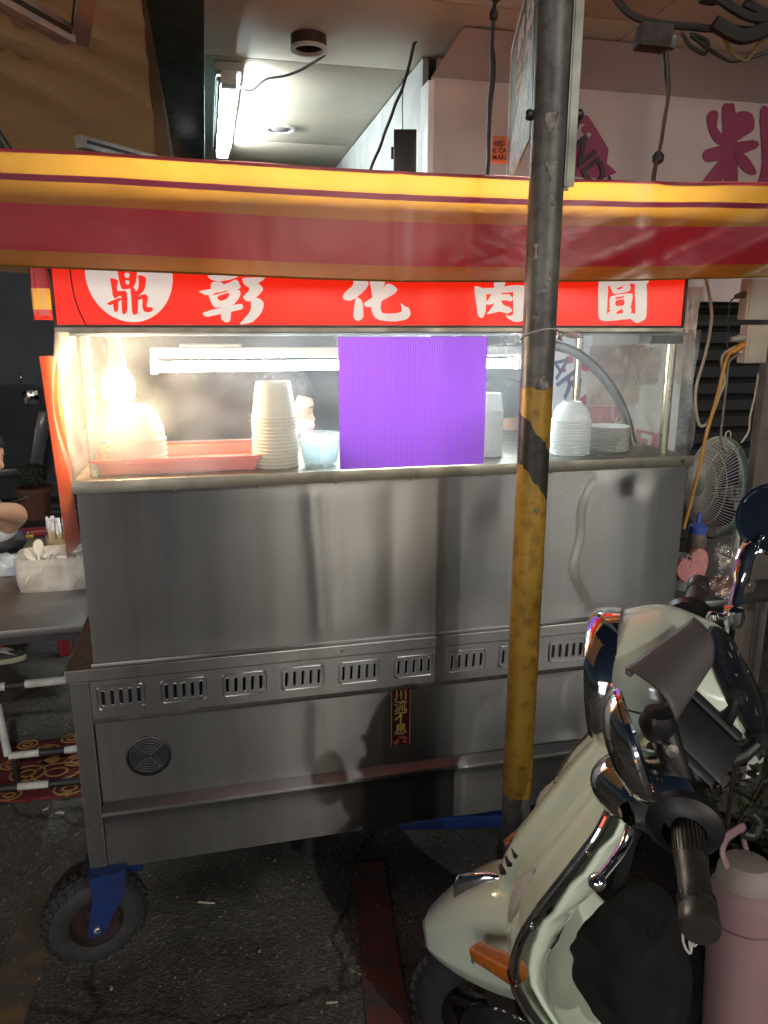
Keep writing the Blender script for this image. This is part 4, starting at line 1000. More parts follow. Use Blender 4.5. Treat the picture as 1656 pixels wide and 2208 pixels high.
cord('beige cord dropping from the awning into a wide loop', [(1518, 585), (1530, 640), (1534, 690), (1522, 760), (1502, 830), (1500, 880), (1510, 918), (1530, 905), (1552, 850), (1562, 820), (1556, 780), (1562, 762), (1585, 748)], .0045, BEI)
cord('orange cord running from the lower socket past the fan front', [(1575, 757), (1562, 790), (1545, 860), (1525, 930), (1510, 1000), (1490, 1080), (1474, 1140)], .0052, ORW, .225)
cord('grey cord hanging from the lower socket to the fan rim', [(1594, 762), (1572, 782), (1566, 830), (1558, 900), (1554, 940), (1560, 968), (1580, 975), (1592, 965)], .0035, GRW, .232)
cord('thin black cord from the brown plug', [(1586, 640), (1574, 655), (1570, 700), (1568, 760), (1565, 800)], .0022, WIRE)
cord('thin brown cord down the post side', [(1635, 805), (1628, 850), (1617, 900), (1614, 930), (1598, 955)], .0028, BEI, .24)
cord('long grey cord trailing down behind the mirror', [(1557, 960), (1565, 1010), (1580, 1090), (1595, 1150), (1600, 1185)], .0025, GRW, .45)
# standing fan
fq = on(1549, 1050, .5)
fan = thing('standing_fan', 'white standing fan with mint green ring facing the stall', 'fan', SM(fq.x, .5, 0))
FW = mat('fan_white', (.88, .89, .85), .45, 0, .1, 10); MINT = mat('fan_mint', (.38, .58, .47), .4)
FA = Vector((-.97, .12, .08)).normalized()         # the way it blows
FC = Vector((0, 0, fq.z)); FM = along(FC, FA); RF = .172
def wires(prof_fn, n_, r, nm, par, span):
    b = MB()
    for k in range(n_):
        a = 2 * math.pi * k / n_; pts = []
        for i in range(7):
            rr, zz = prof_fn(i / 6); aa = a + span * (i / 6); pts.append((rr * math.cos(aa), rr * math.sin(aa), zz))
        b.tube(pts, r, 4, FM, caps=False)
    return stuff(b.build(nm, FW, par))
wires(lambda q: (.038 + (RF - .038) * q, .075 - .055 * q ** 2.2), 84, .0015, 'front_grille', fan, .25)
wires(lambda q: (.05 + (RF - .05) * q, -.075 + .075 * q ** 2.2), 64, .0011, 'rear_grille', fan, 0)
for rr, zz in ((.095, .066), (.135, .052)):
    MB().tube([(rr * math.cos(R(a)), rr * math.sin(R(a)), zz) for a in range(0, 360, 9)], .0014, 5, FM, closed=True).build('grille_ring', FW, fan)
for rr, zz in ((.10, -.056), (.14, -.03)):
    MB().tube([(rr * math.cos(R(a)), rr * math.sin(R(a)), zz) for a in range(0, 360, 9)], .0014, 5, FM, closed=True).build('grille_ring', FW, fan)
MB().lathe([(RF - .002, -.004), (RF + .006, -.004), (RF + .007, .018), (RF - .001, .02)], 56, FM).build('guard_ring', MINT, fan)
MB().lathe([(0, .082), (.03, .08), (.039, .072), (.038, .066)], 28, FM).build('hub_badge', MINT, fan)
NVY = mat('fan_blade', (.02, .02, .09), .3)
for k in range(3):
    def blade(u, v):
        a = R(120 * k) + .25 + 1.35 * u; r_ = .035 + .11 * v; return FM @ Vector((r_ * math.cos(a), r_ * math.sin(a), .02 - .03 * u))
    MB().grid(blade, 9, 6).build('blade', NVY, fan, solid=.002)
MB().lathe([(.03, -.075), (.055, -.08), (.058, -.15), (.05, -.165), (0, -.168)], 28, FM).build('motor_housing', FW, fan)
MB().lathe([(.006, 0), (.006, .02), (.011, .021), (.011, .026), (0, .027)], 12, T(*(FM @ Vector((0, 0, -.12)))) @ T(0, 0, .05)).build('knob', FW, fan)
mp = FM @ Vector((0, 0, -.10))
MB().tube([mp, (mp.x, mp.y, fq.z - .1), (mp.x, mp.y, .9), (mp.x, mp.y, .03)], [.026, .028, .022, .016], 16).build('column', FW, fan)
MB().lathe([(.18, 0), (.18, .015), (.1, .03), (.03, .05)], 30, T(mp.x, mp.y, 0)).build('base', FW, fan)
MB().tube([FM @ Vector((RF * math.cos(R(a)) * .0 + .016 * math.cos(R(a)), RF + .012 + .016 * math.sin(R(a)), -.0)) for a in range(0, 360, 30)], .0016, 5, closed=True).build('hanging_loop', FW, fan)
# side table right of the stall with its bags
t = thing('side_table', 'low steel side table at the right end of the stall', 'table', SM(1.715, .12, 0))
MB().box(0, .46, 0, .6, .775, .795, bev=.003).build('table_top', STEEL_D, t)
for x in (.03, .43):
    for y in (.03, .57): MB().tube([(x, y, 0), (x, y, .774)], .014, 10).build('leg', DIRTY, t)
def blob(nm, c, rx, ry, rz, mt, seed, amp=.18, fr=3, nu=36, nv=20, parent=None, mw=None, flat=.0):
    def fn(u, v):
        a = 2 * math.pi * u; p = math.pi * (v - .5); x, y, z = math.cos(p) * math.cos(a), math.cos(p) * math.sin(a), math.sin(p)
        k = 1 + amp * nz(x * fr + seed, y * fr, z * fr) + amp * .4 * nz(x * fr * 2.7, y * fr * 2.7 + seed, z * fr * 2.7)
        return (c[0] + rx * x * k, c[1] + ry * y * k, max(c[2] + rz * z * k, flat if flat else -99))
    return MB().grid(fn, nu, nv, wrap=True).build(nm, mt, parent, mw=mw)
SAU = mat('brown_sauce', (.17, .055, .015), .35, 0, .4, 14, .3, 30)
o = blob('sauce_bag', on(1560, 1290, .2), .085, .06, .075, SAU, 4, .14, 3, mw=STALL.copy(), flat=.796); tag(o, 'clear bag of brown sauce on the side table', 'bag')
def wrap_fn(u, v):
    a = 2 * math.pi * u; c = on(1558, 1262, .2); r_ = .105 - .03 * v + .018 * nz(u * 8, v * 5, 3) ; return (c.x + r_ * math.cos(a), c.y + r_ * .7 * math.sin(a), .797 + .16 * v + .02 * nz(u * 9, v * 3, 8))
c = MB().grid(wrap_fn, 60, 14, wrap=True).build('clear_wrap', film('clear_bag', (.95, .93, .9), .10, .12, .07, 1.2, 30), o); c.matrix_parent_inverse = o.matrix_world.inverted(); c.matrix_world = STALL.copy()
# heart shaped pink sponge
q = on(1494, 1226, .1)
t = thing('heart_mitt', 'pink heart shaped mitt with wavy white pattern leaning by the stall', 'mitt', SM(q.x, .1, q.z) @ RZ(8) @ RX(-8))
hp = []
for k in range(40):
    a = 2 * math.pi * k / 40; x = 16 * math.sin(a) ** 3; y = 13 * math.cos(a) - 5 * math.cos(2 * a) - 2 * math.cos(3 * a) - math.cos(4 * a); hp.append((x * .0038, y * .0040))
b = MB().prism(hp, .016, T(0, .008, 0) @ FRONT @ RZ(26)); b.build('mitt_body', mat('mitt_pink', (.56, .20, .20), .8, 0, .2, 30, .4, 80), t)
PW = mat('mitt_white', (.66, .48, .46), .8)
for k in range(7):
    z0 = -.048 + .0155 * k; half = .050 - .005 * abs(k - 4) - (.02 if k < 2 else 0) - (.014 if k < 1 else 0)
    MB().tube([Matrix.Rotation(R(16), 4, 'Y').inverted() @ Vector((x * half / 10, -.009, z0 + .006 * math.sin(x * 1.25 + k))) for x in range(-10, 11)], .0028, 5, flat=.5).build('wavy_stripe', PW, t)
# squeeze bottle
q = on(1498, 1200, .3)
t = thing('squeeze_bottle', 'squeeze bottle with blue nozzle cap behind the stall right end', 'bottle', SM(q.x, .3, .796))
hB = on(1498, 1148, .3).z - .796
MB().lathe([(.0, 0), (.028, 0), (.03, .01), (.03, hB - .02), (.027, hB - .004), (.022, hB)], 24).build('bottle_body', mat('bottle_grey', (.17, .13, .11), .35), t)
MB().lathe([(.028, hB - .002), (.028, hB + .022), (.018, hB + .028), (.010, hB + .034), (.005, hB + .066), (0, hB + .066)], 20).build('nozzle_cap', mat('cap_blue', (.05, .10, .42), .4), t)
q = on(1478, 1168, .25)
t = thing('herb_tub', 'round clear tub of chopped green herbs beside the blue capped bottle', 'tub', SM(q.x, .25, .796))
MB().lathe([(0, 0), (.038, 0), (.042, .06), (.044, .1), (.046, .1), (.046, .104), (.043, .104)], 28).build('tub_wall', CLR, t)
blob('herbs', (0, 0, .055), .036, .036, .04, mat('herbs', (.10, .16, .05), .8, 0, .6, 60, .6, 90), 2, .2, 8, parent=t)
# dark shrub and clutter in the lower right
t = thing('potted_plant', 'dark leafy plant in shadow behind the scooter', 'plant', T(.95, 1.78, 0))
MB().lathe([(0, 0), (.10, 0), (.13, .2), (.14, .2), (.14, .22), (.12, .22)], 24).build('pot', mat('pot_dark', (.04, .03, .025), .7), t)
b = MB(); random.seed(21)
for k in range(420):
    th = random.uniform(0, 6.28); r_ = .22 * math.sqrt(random.random()); z = .25 + random.random() * .38; L_ = random.uniform(.02, .045)
    M_ = T(r_ * math.cos(th), r_ * math.sin(th), z) @ RZ(random.uniform(0, 360)) @ RX(random.uniform(-60, 60))
    b.add([(0, 0, 0), (L_ * .35, L_ * .5, .004), (0, L_, 0), (-L_ * .35, L_ * .5, .004)], [(0, 1, 2, 3)], M_)
stuff(b.build('foliage', mat('leaf_dark', (.035, .05, .02), .6, 0, .5, 30), t, smooth=False))
for k in range(6): a = k * 1.05; MB().tube([(0, 0, .2), (.06 * math.cos(a), .06 * math.sin(a), .35), (.13 * math.cos(a), .13 * math.sin(a), .55)], [.006, .005, .003], 6).build('stem', mat('stem', (.06, .045, .025), .8), t)

# ================================================================== LEFT SIDE: TABLE, CUTLERY, CUSTOMER, STREET
TT = mat('table_steel', (.33, .33, .33), .30, .85, .3, 6, .05, 40)
t = thing('dining_table', 'low steel dining table left of the stall with the cutlery box', 'table', SM(-1.35, .48, 0))
MB().box(0, 1.33, 0, 1.1, .725, .75, bev=.004).build('table_top', TT, t); MB().box(.02, 1.31, .015, .03, .700, .7245).build('apron', mat('table_apron', (.03, .028, .035), .6), t, smooth=False)
for x in (.05, 1.28):
    for y in (.06, 1.04): MB().tube([(x, y, 0), (x, y, .724)], .016, 10).build('leg', DIRTY, t)
# cutlery box
q = onz(110, 1277, .751)
t = thing('cutlery_box', 'frosted white box full of plastic spoons on the table', 'box', SM(q.x - .11, q.y, .751))
FRO = film('frosted_box', (.92, .90, .86), .72, .04, .25, .2, 8, tl=.45)
def cb(u, v):
    a = 2 * math.pi * u; e = 5; cx = abs(math.cos(a)) ** (2 / e) * (1 if math.cos(a) > 0 else -1); cy = abs(math.sin(a)) ** (2 / e) * (1 if math.sin(a) > 0 else -1)
    k = .93 + .07 * min(1, v * 3); return (.125 + .128 * k * cx, .085 + .085 * k * cy, .112 * v)
b = MB().grid(cb, 60, 8, wrap=True); b.box(.01, .24, .015, .155, .001, .003); b.build('box_wall', FRO, t)
MB().tube([cb(u / 60, 1) for u in range(60)], .0032, 6, closed=True, M=None).build('box_rim', FRO, t)
SPN = mat('spoon_white', (.72, .72, .70), .35)
def spoon():
    b = MB()
    def bw(u, v): a = 2 * math.pi * u; return (.017 * v * math.cos(a), .026 * v * math.sin(a) + .02, .006 * v * v)
    b.grid(bw, 16, 5, wrap=True); b.tube([(0, -.005, .005), (0, -.04, .008), (0, -.10, .004)], [.0035, .003, .003], 6, flat=.4)
    return b
sp0 = None; random.seed(31)
for k in range(14):
    x = .03 + .19 * random.random(); y = .03 + .11 * random.random(); z = .062 + .045 * random.random()
    M_ = SM(q.x - .11, q.y, .751) @ T(x, y, z) @ RZ(random.uniform(0, 360)) @ RX(random.uniform(10, 60))
    if k == 0: M_ = SM(q.x - .11, q.y, .751) @ T(.075, .05, .125) @ RX(70)
    if sp0 is None: o = spoon().build('plastic_spoon', SPN, None, solid=.0012); sp0 = o
    else: o = sp0.copy(); COL.objects.link(o)
    o.matrix_world = M_
    tag(o, 'white plastic spoon standing upright in the frosted box' if k == 0 else 'white plastic spoon lying in the frosted cutlery box', 'spoon', None if k == 0 else 'spoons in the frosted box')
# chopstick cup
q = onz(140, 1215, .751)
t = thing('chopstick_cup', 'clear cup packed with wrapped wooden chopsticks', 'chopsticks', SM(q.x, q.y, .751))
MB().lathe([(0, 0), (.045, 0), (.056, .11), (.058, .11)], 28).build('cup', film('straw_cup', (.9, .85, .65), .5, .05, .2, .1, 8), t)
random.seed(8); WD = mat('chopstick_wood', (.55, .43, .26), .7); PAP = mat('chopstick_paper', (.7, .74, .78), .7)
cs0 = None
for k in range(42):
    a = random.uniform(0, 6.28); r_ = .046 * math.sqrt(random.random()); h = .16 + random.uniform(-.012, .016)
    x, y = r_ * math.cos(a), r_ * math.sin(a)
    if cs0 is None:
        cs0 = MB().box(-.0026, .0026, -.0026, .0026, .004, .16).build('chopstick', WD, t, smooth=False)
        MB().box(-.0042, .0042, -.0036, .0036, .135, .168, RZ(20)).build('paper_tip', PAP, cs0, smooth=False); o = cs0
    else: o = copy_tree(cs0, t)
    o.matrix_local = T(x, y, h - .16) @ RZ(random.uniform(0, 90)) @ RX(y * 60) @ RY(-x * -60)
# blue-white plastic bag on the table
def pbag(u, v):
    c0_ = onz(20, 1225, .752); x = -.22 + .30 * u; y = -.10 + .22 * v
    return (c0_.x + x, c0_.y + y, .753 + max(0, .05 * math.sin(u * math.pi) * math.sin(v * math.pi) * (1 + .8 * nz(u * 4, v * 4, 2)) + .014 * abs(nz(u * 10, v * 10, 5))))
o = MB().grid(pbag, 44, 34).build('plastic_bag', cloth('bluewhite_bag', (.58, .66, .74), .3, .1, .25), None, mw=STALL.copy()); tag(o, 'crumpled pale blue plastic bag on the table at the left edge', 'bag')
# dark handbag and red purse
q = onz(12, 1195, .752)
o = blob('dark_bag', (q.x - .06, q.y + .04, .80), .13, .09, .06, mat('navy_cloth', (.025, .027, .045), .7, 0, .4, 20, .3, 60), 6, .12, 2.5, mw=STALL.copy(), flat=.752); tag(o, 'dark navy bag on the table below the customer elbow', 'bag')
q = onz(62, 1155, .752)
t = thing('red_purse', 'dark red purse lying on the table beside the elbow', 'purse', SM(q.x, q.y, .752) @ RZ(10))
MB().box(-.075, .075, -.035, .035, 0, .028, bev=.01).build('purse_body', mat('purse_red', (.16, .012, .02), .4), t); MB().box(-.02, .02, -.045, -.036, .0, .014, bev=.003).build('yellow_tag', mat('tag_yellow', (.5, .36, .06), .5), t); MB().lathe([(0, .004), (.004, .002), (.005, 0)], 10, T(0, -.036, .02) @ FRONT).build('snap', CHROME, t)
# barrier rails, black and white
BLK = mat('barrier_black', (.02, .02, .02), .5, 0, .4, 30); WHB = mat('barrier_white', (.55, .56, .53), .5, 0, .35, 20)
def rail(label, p, q, r, cuts):
    p = Vector(p); q = Vector(q); t = thing('barrier_rail', label, 'rail', STALL @ Matrix.Translation(p), 'black and white rails left of the stall')
    L_ = q - p; k0 = 0
    for i, k in enumerate(cuts + [1.0]):
        MB().tube([L_ * k0, L_ * k], r, 14).build('band', BLK if i % 2 else WHB, t); k0 = k
    for k in (.04, .96):
        b_ = L_ * k; MB().tube([b_, (b_.x, b_.y + .0, -p.z + .0)], r * .8, 10).build('foot', BLK, t)
a = onz(20, 1630, .13); c = onz(185, 1613, .13); rail('middle black and white rail over the red carpet', (a.x, a.y, .13), (c.x + .1, c.y, .13), .013, [.28, .52, .8])
a = onz(-120, 1712, .08); c = onz(185, 1684, .08); rail('lowest black and white rail in front of the red carpet', (a.x, a.y, .08), (c.x + .1, c.y, .08), .013, [.2, .42, .6, .85])
a = on(-90, 1490, .72); c = on(160, 1464, .72); rail('highest black and white rail below the dining table', (a.x, a.y, a.z), (c.x + .05, c.y, c.z), .014, [.35, .5, .82])
a = onz(2, 1575, .2); o = MB().tube([(a.x, a.y, .30), (a.x + .03, a.y - .06, .13)], .014, 12).build('barrier_end', WHB, None, mw=STALL.copy()); tag(o, 'bent white end of the barrier at the left edge', 'rail')
# red carpet with gold pattern
CARP = mat('carpet_red', (.15, .014, .018), .9, 0, .3, 40, .6, 160)
GCP = mat('carpet_gold', (.36, .22, .06), .9, 0, .3, 60)
c1 = onz(-260, 1640, 0); c2 = onz(176, 1590, 0); c3 = onz(190, 1718, 0); c4 = onz(-260, 1752, 0)
t = thing('carpet', 'dark red carpet with gold rings on the asphalt left of the stall', 'carpet', SM())
def cpt(u, v):
    a = c4.lerp(c1, v); b_ = c3.lerp(c2, v); p = a.lerp(b_, u); return (p.x + .01 * nz(v * 9, u, 2), p.y + .012 * nz(u * 8, v, 5), .006 + .006 * max(0, nz(u * 6, v * 6, 1)))
MB().grid(cpt, 40, 24).build('pile', CARP, t, solid=.006, offs=-1)
def ring(px, py, r, k=1.0, a0=0, a1=360):
    c = onz(px, py, .012); P = [(c.x + r * k * math.cos(R(a)), c.y + r * math.sin(R(a)), .0135) for a in range(a0, a1 + 1, 20)]
    MB().tube(P[:-1] if a1 - a0 == 360 else P, .0045, 5, flat=.4, closed=(a1 - a0 == 360)).build('gold_ring', GCP, t)
for px, py, r, k in ((155, 1592, .032, 1.2), (60, 1606, .03, 1.2), (102, 1615, .028, 1.5), (22, 1650, .03, 1.1), (122, 1665, .06, 1.4), (60, 1668, .05, 1.2), (20, 1715, .03, 1.3), (150, 1700, .04, 1.3), (165, 1640, .035, 1.2)): ring(px, py, r, k); ring(px, py, r * .45, k)
for px, py, k in ((105, 1640, 1), (40, 1690, .7), (140, 1712, .6)):
    c = onz(px, py, .012); MB().prism([(c.x + .04 * k * math.cos(q_), c.y + .022 * k * math.sin(q_ * 2) + .02 * k * math.sin(q_)) for q_ in (0, .8, 1.6, 2.4, 3.2, 4.2, 5.2)], .002, T(0, 0, .0125)).build('gold_leaf', GCP, t, smooth=False)
# red stool under the table
q = onz(86, 1392, 0)
t = thing('red_stool', 'red plastic stool seen under the dining table', 'stool', SM(q.x, q.y, 0))
RSM = mat('stool_red', (.30, .02, .03), .4)
MB().box(-.14, .14, -.14, .14, .43, .45, bev=.008).build('seat', RSM, t)
for sx in (-1, 1):
    for sy in (-1, 1): MB().tube([(sx * .12, sy * .12, .43), (sx * .15, sy * .15, 0)], [.022, .03], 8).build('leg', RSM, t)

# ---- people
SKIN = mat('skin', (.50, .29, .19), .5, 0, .12, 12, .05, 120, sss=.0); HAIR = mat('hair_black', (.012, .010, .009), .5, 0, .4, 60, .4, 120, stretch=(1, 1, .2))
def skin_mesh(nm, J, E_, mt, parent, base, root, sub=2):
    names = list(J); me = bpy.data.meshes.new(nm); me.from_pydata([Vector(J[k][0]) - Vector(base) for k in names], [(names.index(a), names.index(b)) for a, b in E_], [])
    me.materials.append(mt); o = bpy.data.objects.new(nm, me); COL.objects.link(o); o.parent = parent
    s = o.modifiers.new('skin', 'SKIN'); s.use_smooth_shade = True
    for i, k in enumerate(names):
        r_ = J[k][1]; me.skin_vertices[0].data[i].radius = (r_, r_) if not isinstance(r_, tuple) else r_
        me.skin_vertices[0].data[i].use_root = (k == root)
    m_ = o.modifiers.new('sub', 'SUBSURF'); m_.levels = sub; m_.render_levels = sub
    return o
def head_parts(parent, base, c, f_, up, hairlen, mask=None, capmat=None):
    """head with face: c centre, f_ facing, up; children: hair, eyes, mask"""
    f_ = Vector(f_).normalized(); up = Vector(up).normalized(); r_ = f_.cross(up).normalized(); up = r_.cross(f_)
    M_ = Matrix((( r_.x, f_.x, up.x, c[0] - base[0]), (r_.y, f_.y, up.y, c[1] - base[1]), (r_.z, f_.z, up.z, c[2] - base[2]), (0, 0, 0, 1)))
    def hd(u, v):
        a = 2 * math.pi * u; p = math.pi * (v - .5); x = math.cos(p) * math.cos(a); y = math.cos(p) * math.sin(a); z = math.sin(p)
        X = .075 * x; Y = .092 * y; Z = .115 * z
        if z < 0: X *= 1 + .35 * z * (.6); Y *= 1 + .12 * z
        if y > 0:
            fr = max(0, 1 - (x / .42) ** 2)
            Y += .020 * fr * math.exp(-((z + .10) / .13) ** 2) * max(0, 1 - (x / .22) ** 2)     # nose
            Y -= .007 * math.exp(-((z - .10) / .12) ** 2) * math.exp(-((abs(x) - .38) / .2) ** 2)   # eye sockets
            Y += .006 * math.exp(-((z + .40) / .09) ** 2) * math.exp(-(x / .33) ** 2)             # lips
            Y += .005 * math.exp(-((z - .30) / .1) ** 2) * math.exp(-(x / .6) ** 2)               # brow
        if abs(x) > .9 and -.25 < z < .2: X *= 1.06
        return (X, Y, Z)
    ho = MB().grid(hd, 48, 32, M_, wrap=True).build('head', SKIN, parent, ang=180)
    for sx in (-1, 1):
        MB().lathe([(0, -.006), (.009, -.004), (.012, 0), (.009, .004), (0, .006)], 14, M_ @ T(sx * .078, -.006, -.005) @ RY(90) @ Matrix.Diagonal((1.9, 1.1, 1, 1))).build('ear', SKIN, ho)
        MB().lathe([(0, .006), (.006, .004), (.0085, 0)], 12, M_ @ T(sx * .029, .0815, .010) @ RX(-90) @ Matrix.Diagonal((1.3, .32, .8, 1))).build('eye', mat('eye_dark', (.10, .06, .045), .3), ho)
        MB().tube([(sx * .014, .090, .030), (sx * .03, .088, .034), (sx * .046, .078, .029)], .0016, 6, M_).build('eyebrow', HAIR, ho)
    def hr(u, v):
        a = 2 * math.pi * u; lo = -.55 if math.sin(a) < .35 else .42
        if hairlen == 0: lo = -.1 if math.sin(a) < .35 else .45
        p = math.asin(lo + (1 - lo) * v * .999); x = math.cos(p) * math.cos(a); y = math.cos(p) * math.sin(a); z = math.sin(p)
        k = 1.10 + .05 * nz(x * 5, y * 5, z * 5); return (.077 * x * k, .095 * y * k - .004, .117 * z * k + .004)
    MB().grid(hr, 48, 16, M_, wrap=True).build('hair', capmat or HAIR, ho)
    if mask:
        def mk(u, v):
            a = R(20 + 140 * u); z = -.095 + .085 * v; k = 1.0 + .16 * math.sin(v * math.pi) * math.sin(u * math.pi) ** .7
            zz = z / .115; cc = math.sqrt(max(.05, 1 - zz * zz)); return (.082 * cc * math.cos(a) * k * 1.02, .098 * cc * math.sin(a) * k + .006 + .002 * math.sin(v * 18), z)
        MB().grid(mk, 22, 12, M_).build('face_mask', mask, ho, solid=.0015)
        for sx in (-1, 1): MB().tube([(sx * .074, .035, -.02), (sx * .082, .0, -.005), (sx * .083, -.012, .0)], .0012, 5, M_).build('mask_loop', mask, ho)
    return M_
def standing(nm, label, base, lean, head_c, face, shirt, mask, arms, apron=None):
    base = Vector(base); t = thing('person', label, 'person', Matrix.Translation(base))
    hip = base + Vector((0, 0, .92)); ch = hip.lerp(Vector(head_c) - Vector((0, 0, .20)), .72); nk = Vector(head_c) - Vector((0, 0, .13))
    fd = Vector(face); fd.z = 0; fd.normalize(); rt = Vector((fd.y, -fd.x, 0))
    J = {'hip': (hip, (.15, .11)), 'waist': (hip.lerp(ch, .5), (.14, .10)), 'chest': (ch, (.16, .11)), 'neck': (nk.lerp(ch, .15), .055), 'hd': (Vector(head_c) - Vector((0, 0, .06)), .05)}
    E_ = [('hip', 'waist'), ('waist', 'chest'), ('chest', 'neck'), ('neck', 'hd')]
    for k, sgn in (('l', -1), ('r', 1)):
        sh = ch + rt * sgn * .19 + Vector((0, 0, .05)); el, wr = arms[k]
        J['sh' + k] = (sh, .065); J['el' + k] = (Vector(el), .045); J['wr' + k] = (Vector(wr), .03); J['ha' + k] = (Vector(wr) + (Vector(wr) - Vector(el)).normalized() * .07, .035)
        E_ += [('chest', 'sh' + k), ('sh' + k, 'el' + k), ('el' + k, 'wr' + k), ('wr' + k, 'ha' + k)]
        hp_ = hip + rt * sgn * .10 - Vector((0, 0, .06)); kn = base + rt * sgn * .11 + Vector((0, 0, .48)); an = base + rt * sgn * .11 + Vector((0, 0, .07)); to = an + fd * .16 - Vector((0, 0, .03))
        J['th' + k] = (hp_, .09); J['kn' + k] = (kn, .06); J['an' + k] = (an, .042); J['to' + k] = (to, .035)
        E_ += [('hip', 'th' + k), ('th' + k, 'kn' + k), ('kn' + k, 'an' + k), ('an' + k, 'to' + k)]
    skin_mesh('body', J, E_, SKIN, t, base, 'hip')
    # shirt and trousers follow the body
    JS = {k: (J[k][0], tuple(q * 1.09 for q in J[k][1]) if isinstance(J[k][1], tuple) else J[k][1] * 1.25) for k in ('hip', 'waist', 'chest', 'shl', 'shr')}
    for k in 'lr': JS['sl' + k] = (J['sh' + k][0].lerp(J['el' + k][0], .75), .062)
    skin_mesh('shirt', JS, [('hip', 'waist'), ('waist', 'chest'), ('chest', 'shl'), ('chest', 'shr'), ('shl', 'sll'), ('shr', 'slr')], shirt, t, base, 'hip')
    JT = {'hip': (J['hip'][0], (.155, .118))}; ET = []
    for k in 'lr':
        JT['th' + k] = (J['th' + k][0], .10); JT['kn' + k] = (J['kn' + k][0], .075); JT['an' + k] = (J['an' + k][0] + Vector((0, 0, .03)), .06); ET += [('hip', 'th' + k), ('th' + k, 'kn' + k), ('kn' + k, 'an' + k)]
    skin_mesh('trousers', JT, ET, mat('trousers_dark', (.03, .03, .04), .8), t, base, 'hip')
    head_parts(t, base, head_c, face, (0, 0, 1), 0, mask)
    return t
def W(s, d, z): return STALL @ Vector((s, d, z))
ORS = mat('shirt_orange', (.62, .22, .11), .8, 0, .1, 6); TLS = mat('shirt_teal', (.03, .30, .30), .8, 0, .1, 6); PKM = mat('mask_pink', (.70, .38, .42), .7, 0, .08, 20)
hc = on(626, 893, .72)
standing('vendor', 'vendor in orange shirt and pink face mask bending behind the tall cup stack', W(.50, .86, 0), 0, W(hc.x - .02, .72, hc.z + .02), W(1, -.12, -.30) - W(0, 0, 0), ORS, PKM,
         {'l': (W(.36, .76, 1.05), W(.50, .64, 1.0)), 'r': (W(.80, .74, 1.02), W(.85, .62, 1.0))})
hc = on(1082, 890, .85)
standing('helper', 'helper in teal shirt behind the stall, half hidden by the traffic pole', W(1.36, 1.0, 0), 0, W(hc.x - .0, .85, hc.z), W(-1, .15, -.1) - W(0, 0, 0), TLS, None,
         {'l': (W(1.1, .85, .98), W(1.05, .7, 1.0)), 'r': (W(1.60, .85, .98), W(1.5, .7, 1.0))})
# seated customer at the left edge
shoe_q = onz(20, 1425, 0); shoe_w = STALL @ Vector((shoe_q.x - .06, shoe_q.y, 0))
base = Vector((-1.72, 2.86, 0)); t = thing('person', 'seated customer in white shirt eating at the table by the left edge', 'person', Matrix.Translation(base))
hcW = at(-46, 985, 2.86); ch = hcW + Vector((-.06, .02, -.36)); hip = Vector((hcW.x - .12, 2.95, .50))
el = at(42, 1108, 2.72); wr = at(-22, 1100, 2.50)
J = {'hip': (hip, (.15, .12)), 'waist': (hip.lerp(ch, .5), (.13, .11)), 'chest': (ch, (.15, .11)), 'neck': (hcW + Vector((-.02, 0, -.14)), .05), 'hd': (hcW - Vector((0, 0, .06)), .05),
     'shl': (ch + Vector((.12, -.10, .08)), .06), 'ell': (el, .045), 'wrl': (wr, .03), 'hal': (wr + Vector((-.06, -.03, .01)), .034),
     'shr': (ch + Vector((-.08, .16, .08)), .06), 'elr': (ch + Vector((.05, .2, -.18)), .045), 'wrr': (ch + Vector((.22, .0, -.15)), .03),
     'thl': (hip + Vector((.03, -.1, -.02)), .085), 'knl': (hip + Vector((.36, -.06, -.02)), .06), 'anl': (shoe_w + Vector((-.07, 0, .10)), .04), 'tol': (shoe_w + Vector((.03, 0, .055)), .028),
     'thr': (hip + Vector((.03, .1, -.02)), .085), 'knr': (hip + Vector((.38, .22, -.02)), .06), 'anr': (Vector((-1.95, 3.42, .10)), .04)}
E_ = [('hip', 'waist'), ('waist', 'chest'), ('chest', 'neck'), ('neck', 'hd'), ('chest', 'shl'), ('shl', 'ell'), ('ell', 'wrl'), ('wrl', 'hal'), ('chest', 'shr'), ('shr', 'elr'), ('elr', 'wrr'), ('hip', 'thl'), ('thl', 'knl'), ('knl', 'anl'), ('anl', 'tol'), ('hip', 'thr'), ('thr', 'knr'), ('knr', 'anr')]
skin_mesh('body', J, E_, SKIN, t, base, 'hip')
WSH = mat('shirt_white', (.62, .63, .66), .8, 0, .1, 8)
JS = {k: (J[k][0], tuple(q * 1.1 for q in J[k][1]) if isinstance(J[k][1], tuple) else J[k][1] * 1.25) for k in ('hip', 'waist', 'chest', 'shl', 'shr')}
JS['sll'] = (J['shl'][0].lerp(el, .72), .062); JS['slr'] = (J['shr'][0].lerp(J['elr'][0], .7), .06)
skin_mesh('shirt', JS, [('hip', 'waist'), ('waist', 'chest'), ('chest', 'shl'), ('chest', 'shr'), ('shl', 'sll'), ('shr', 'slr')], WSH, t, base, 'hip')
JT = {k: (J[k][0], .1 if k[:2] == 'th' else .075) for k in ('thl', 'knl', 'thr', 'knr')}; JT['hip'] = (hip, (.155, .125)); JT['anl'] = (J['anl'][0] + Vector((0, 0, .05)), .055); JT['anr'] = (J['anr'][0] + Vector((0, 0, .05)), .055)
skin_mesh('trousers', JT, [('hip', 'thl'), ('thl', 'knl'), ('knl', 'anl'), ('hip', 'thr'), ('thr', 'knr'), ('knr', 'anr')], mat('trousers_dark', (.03, .03, .04), .8), t, base, 'hip')
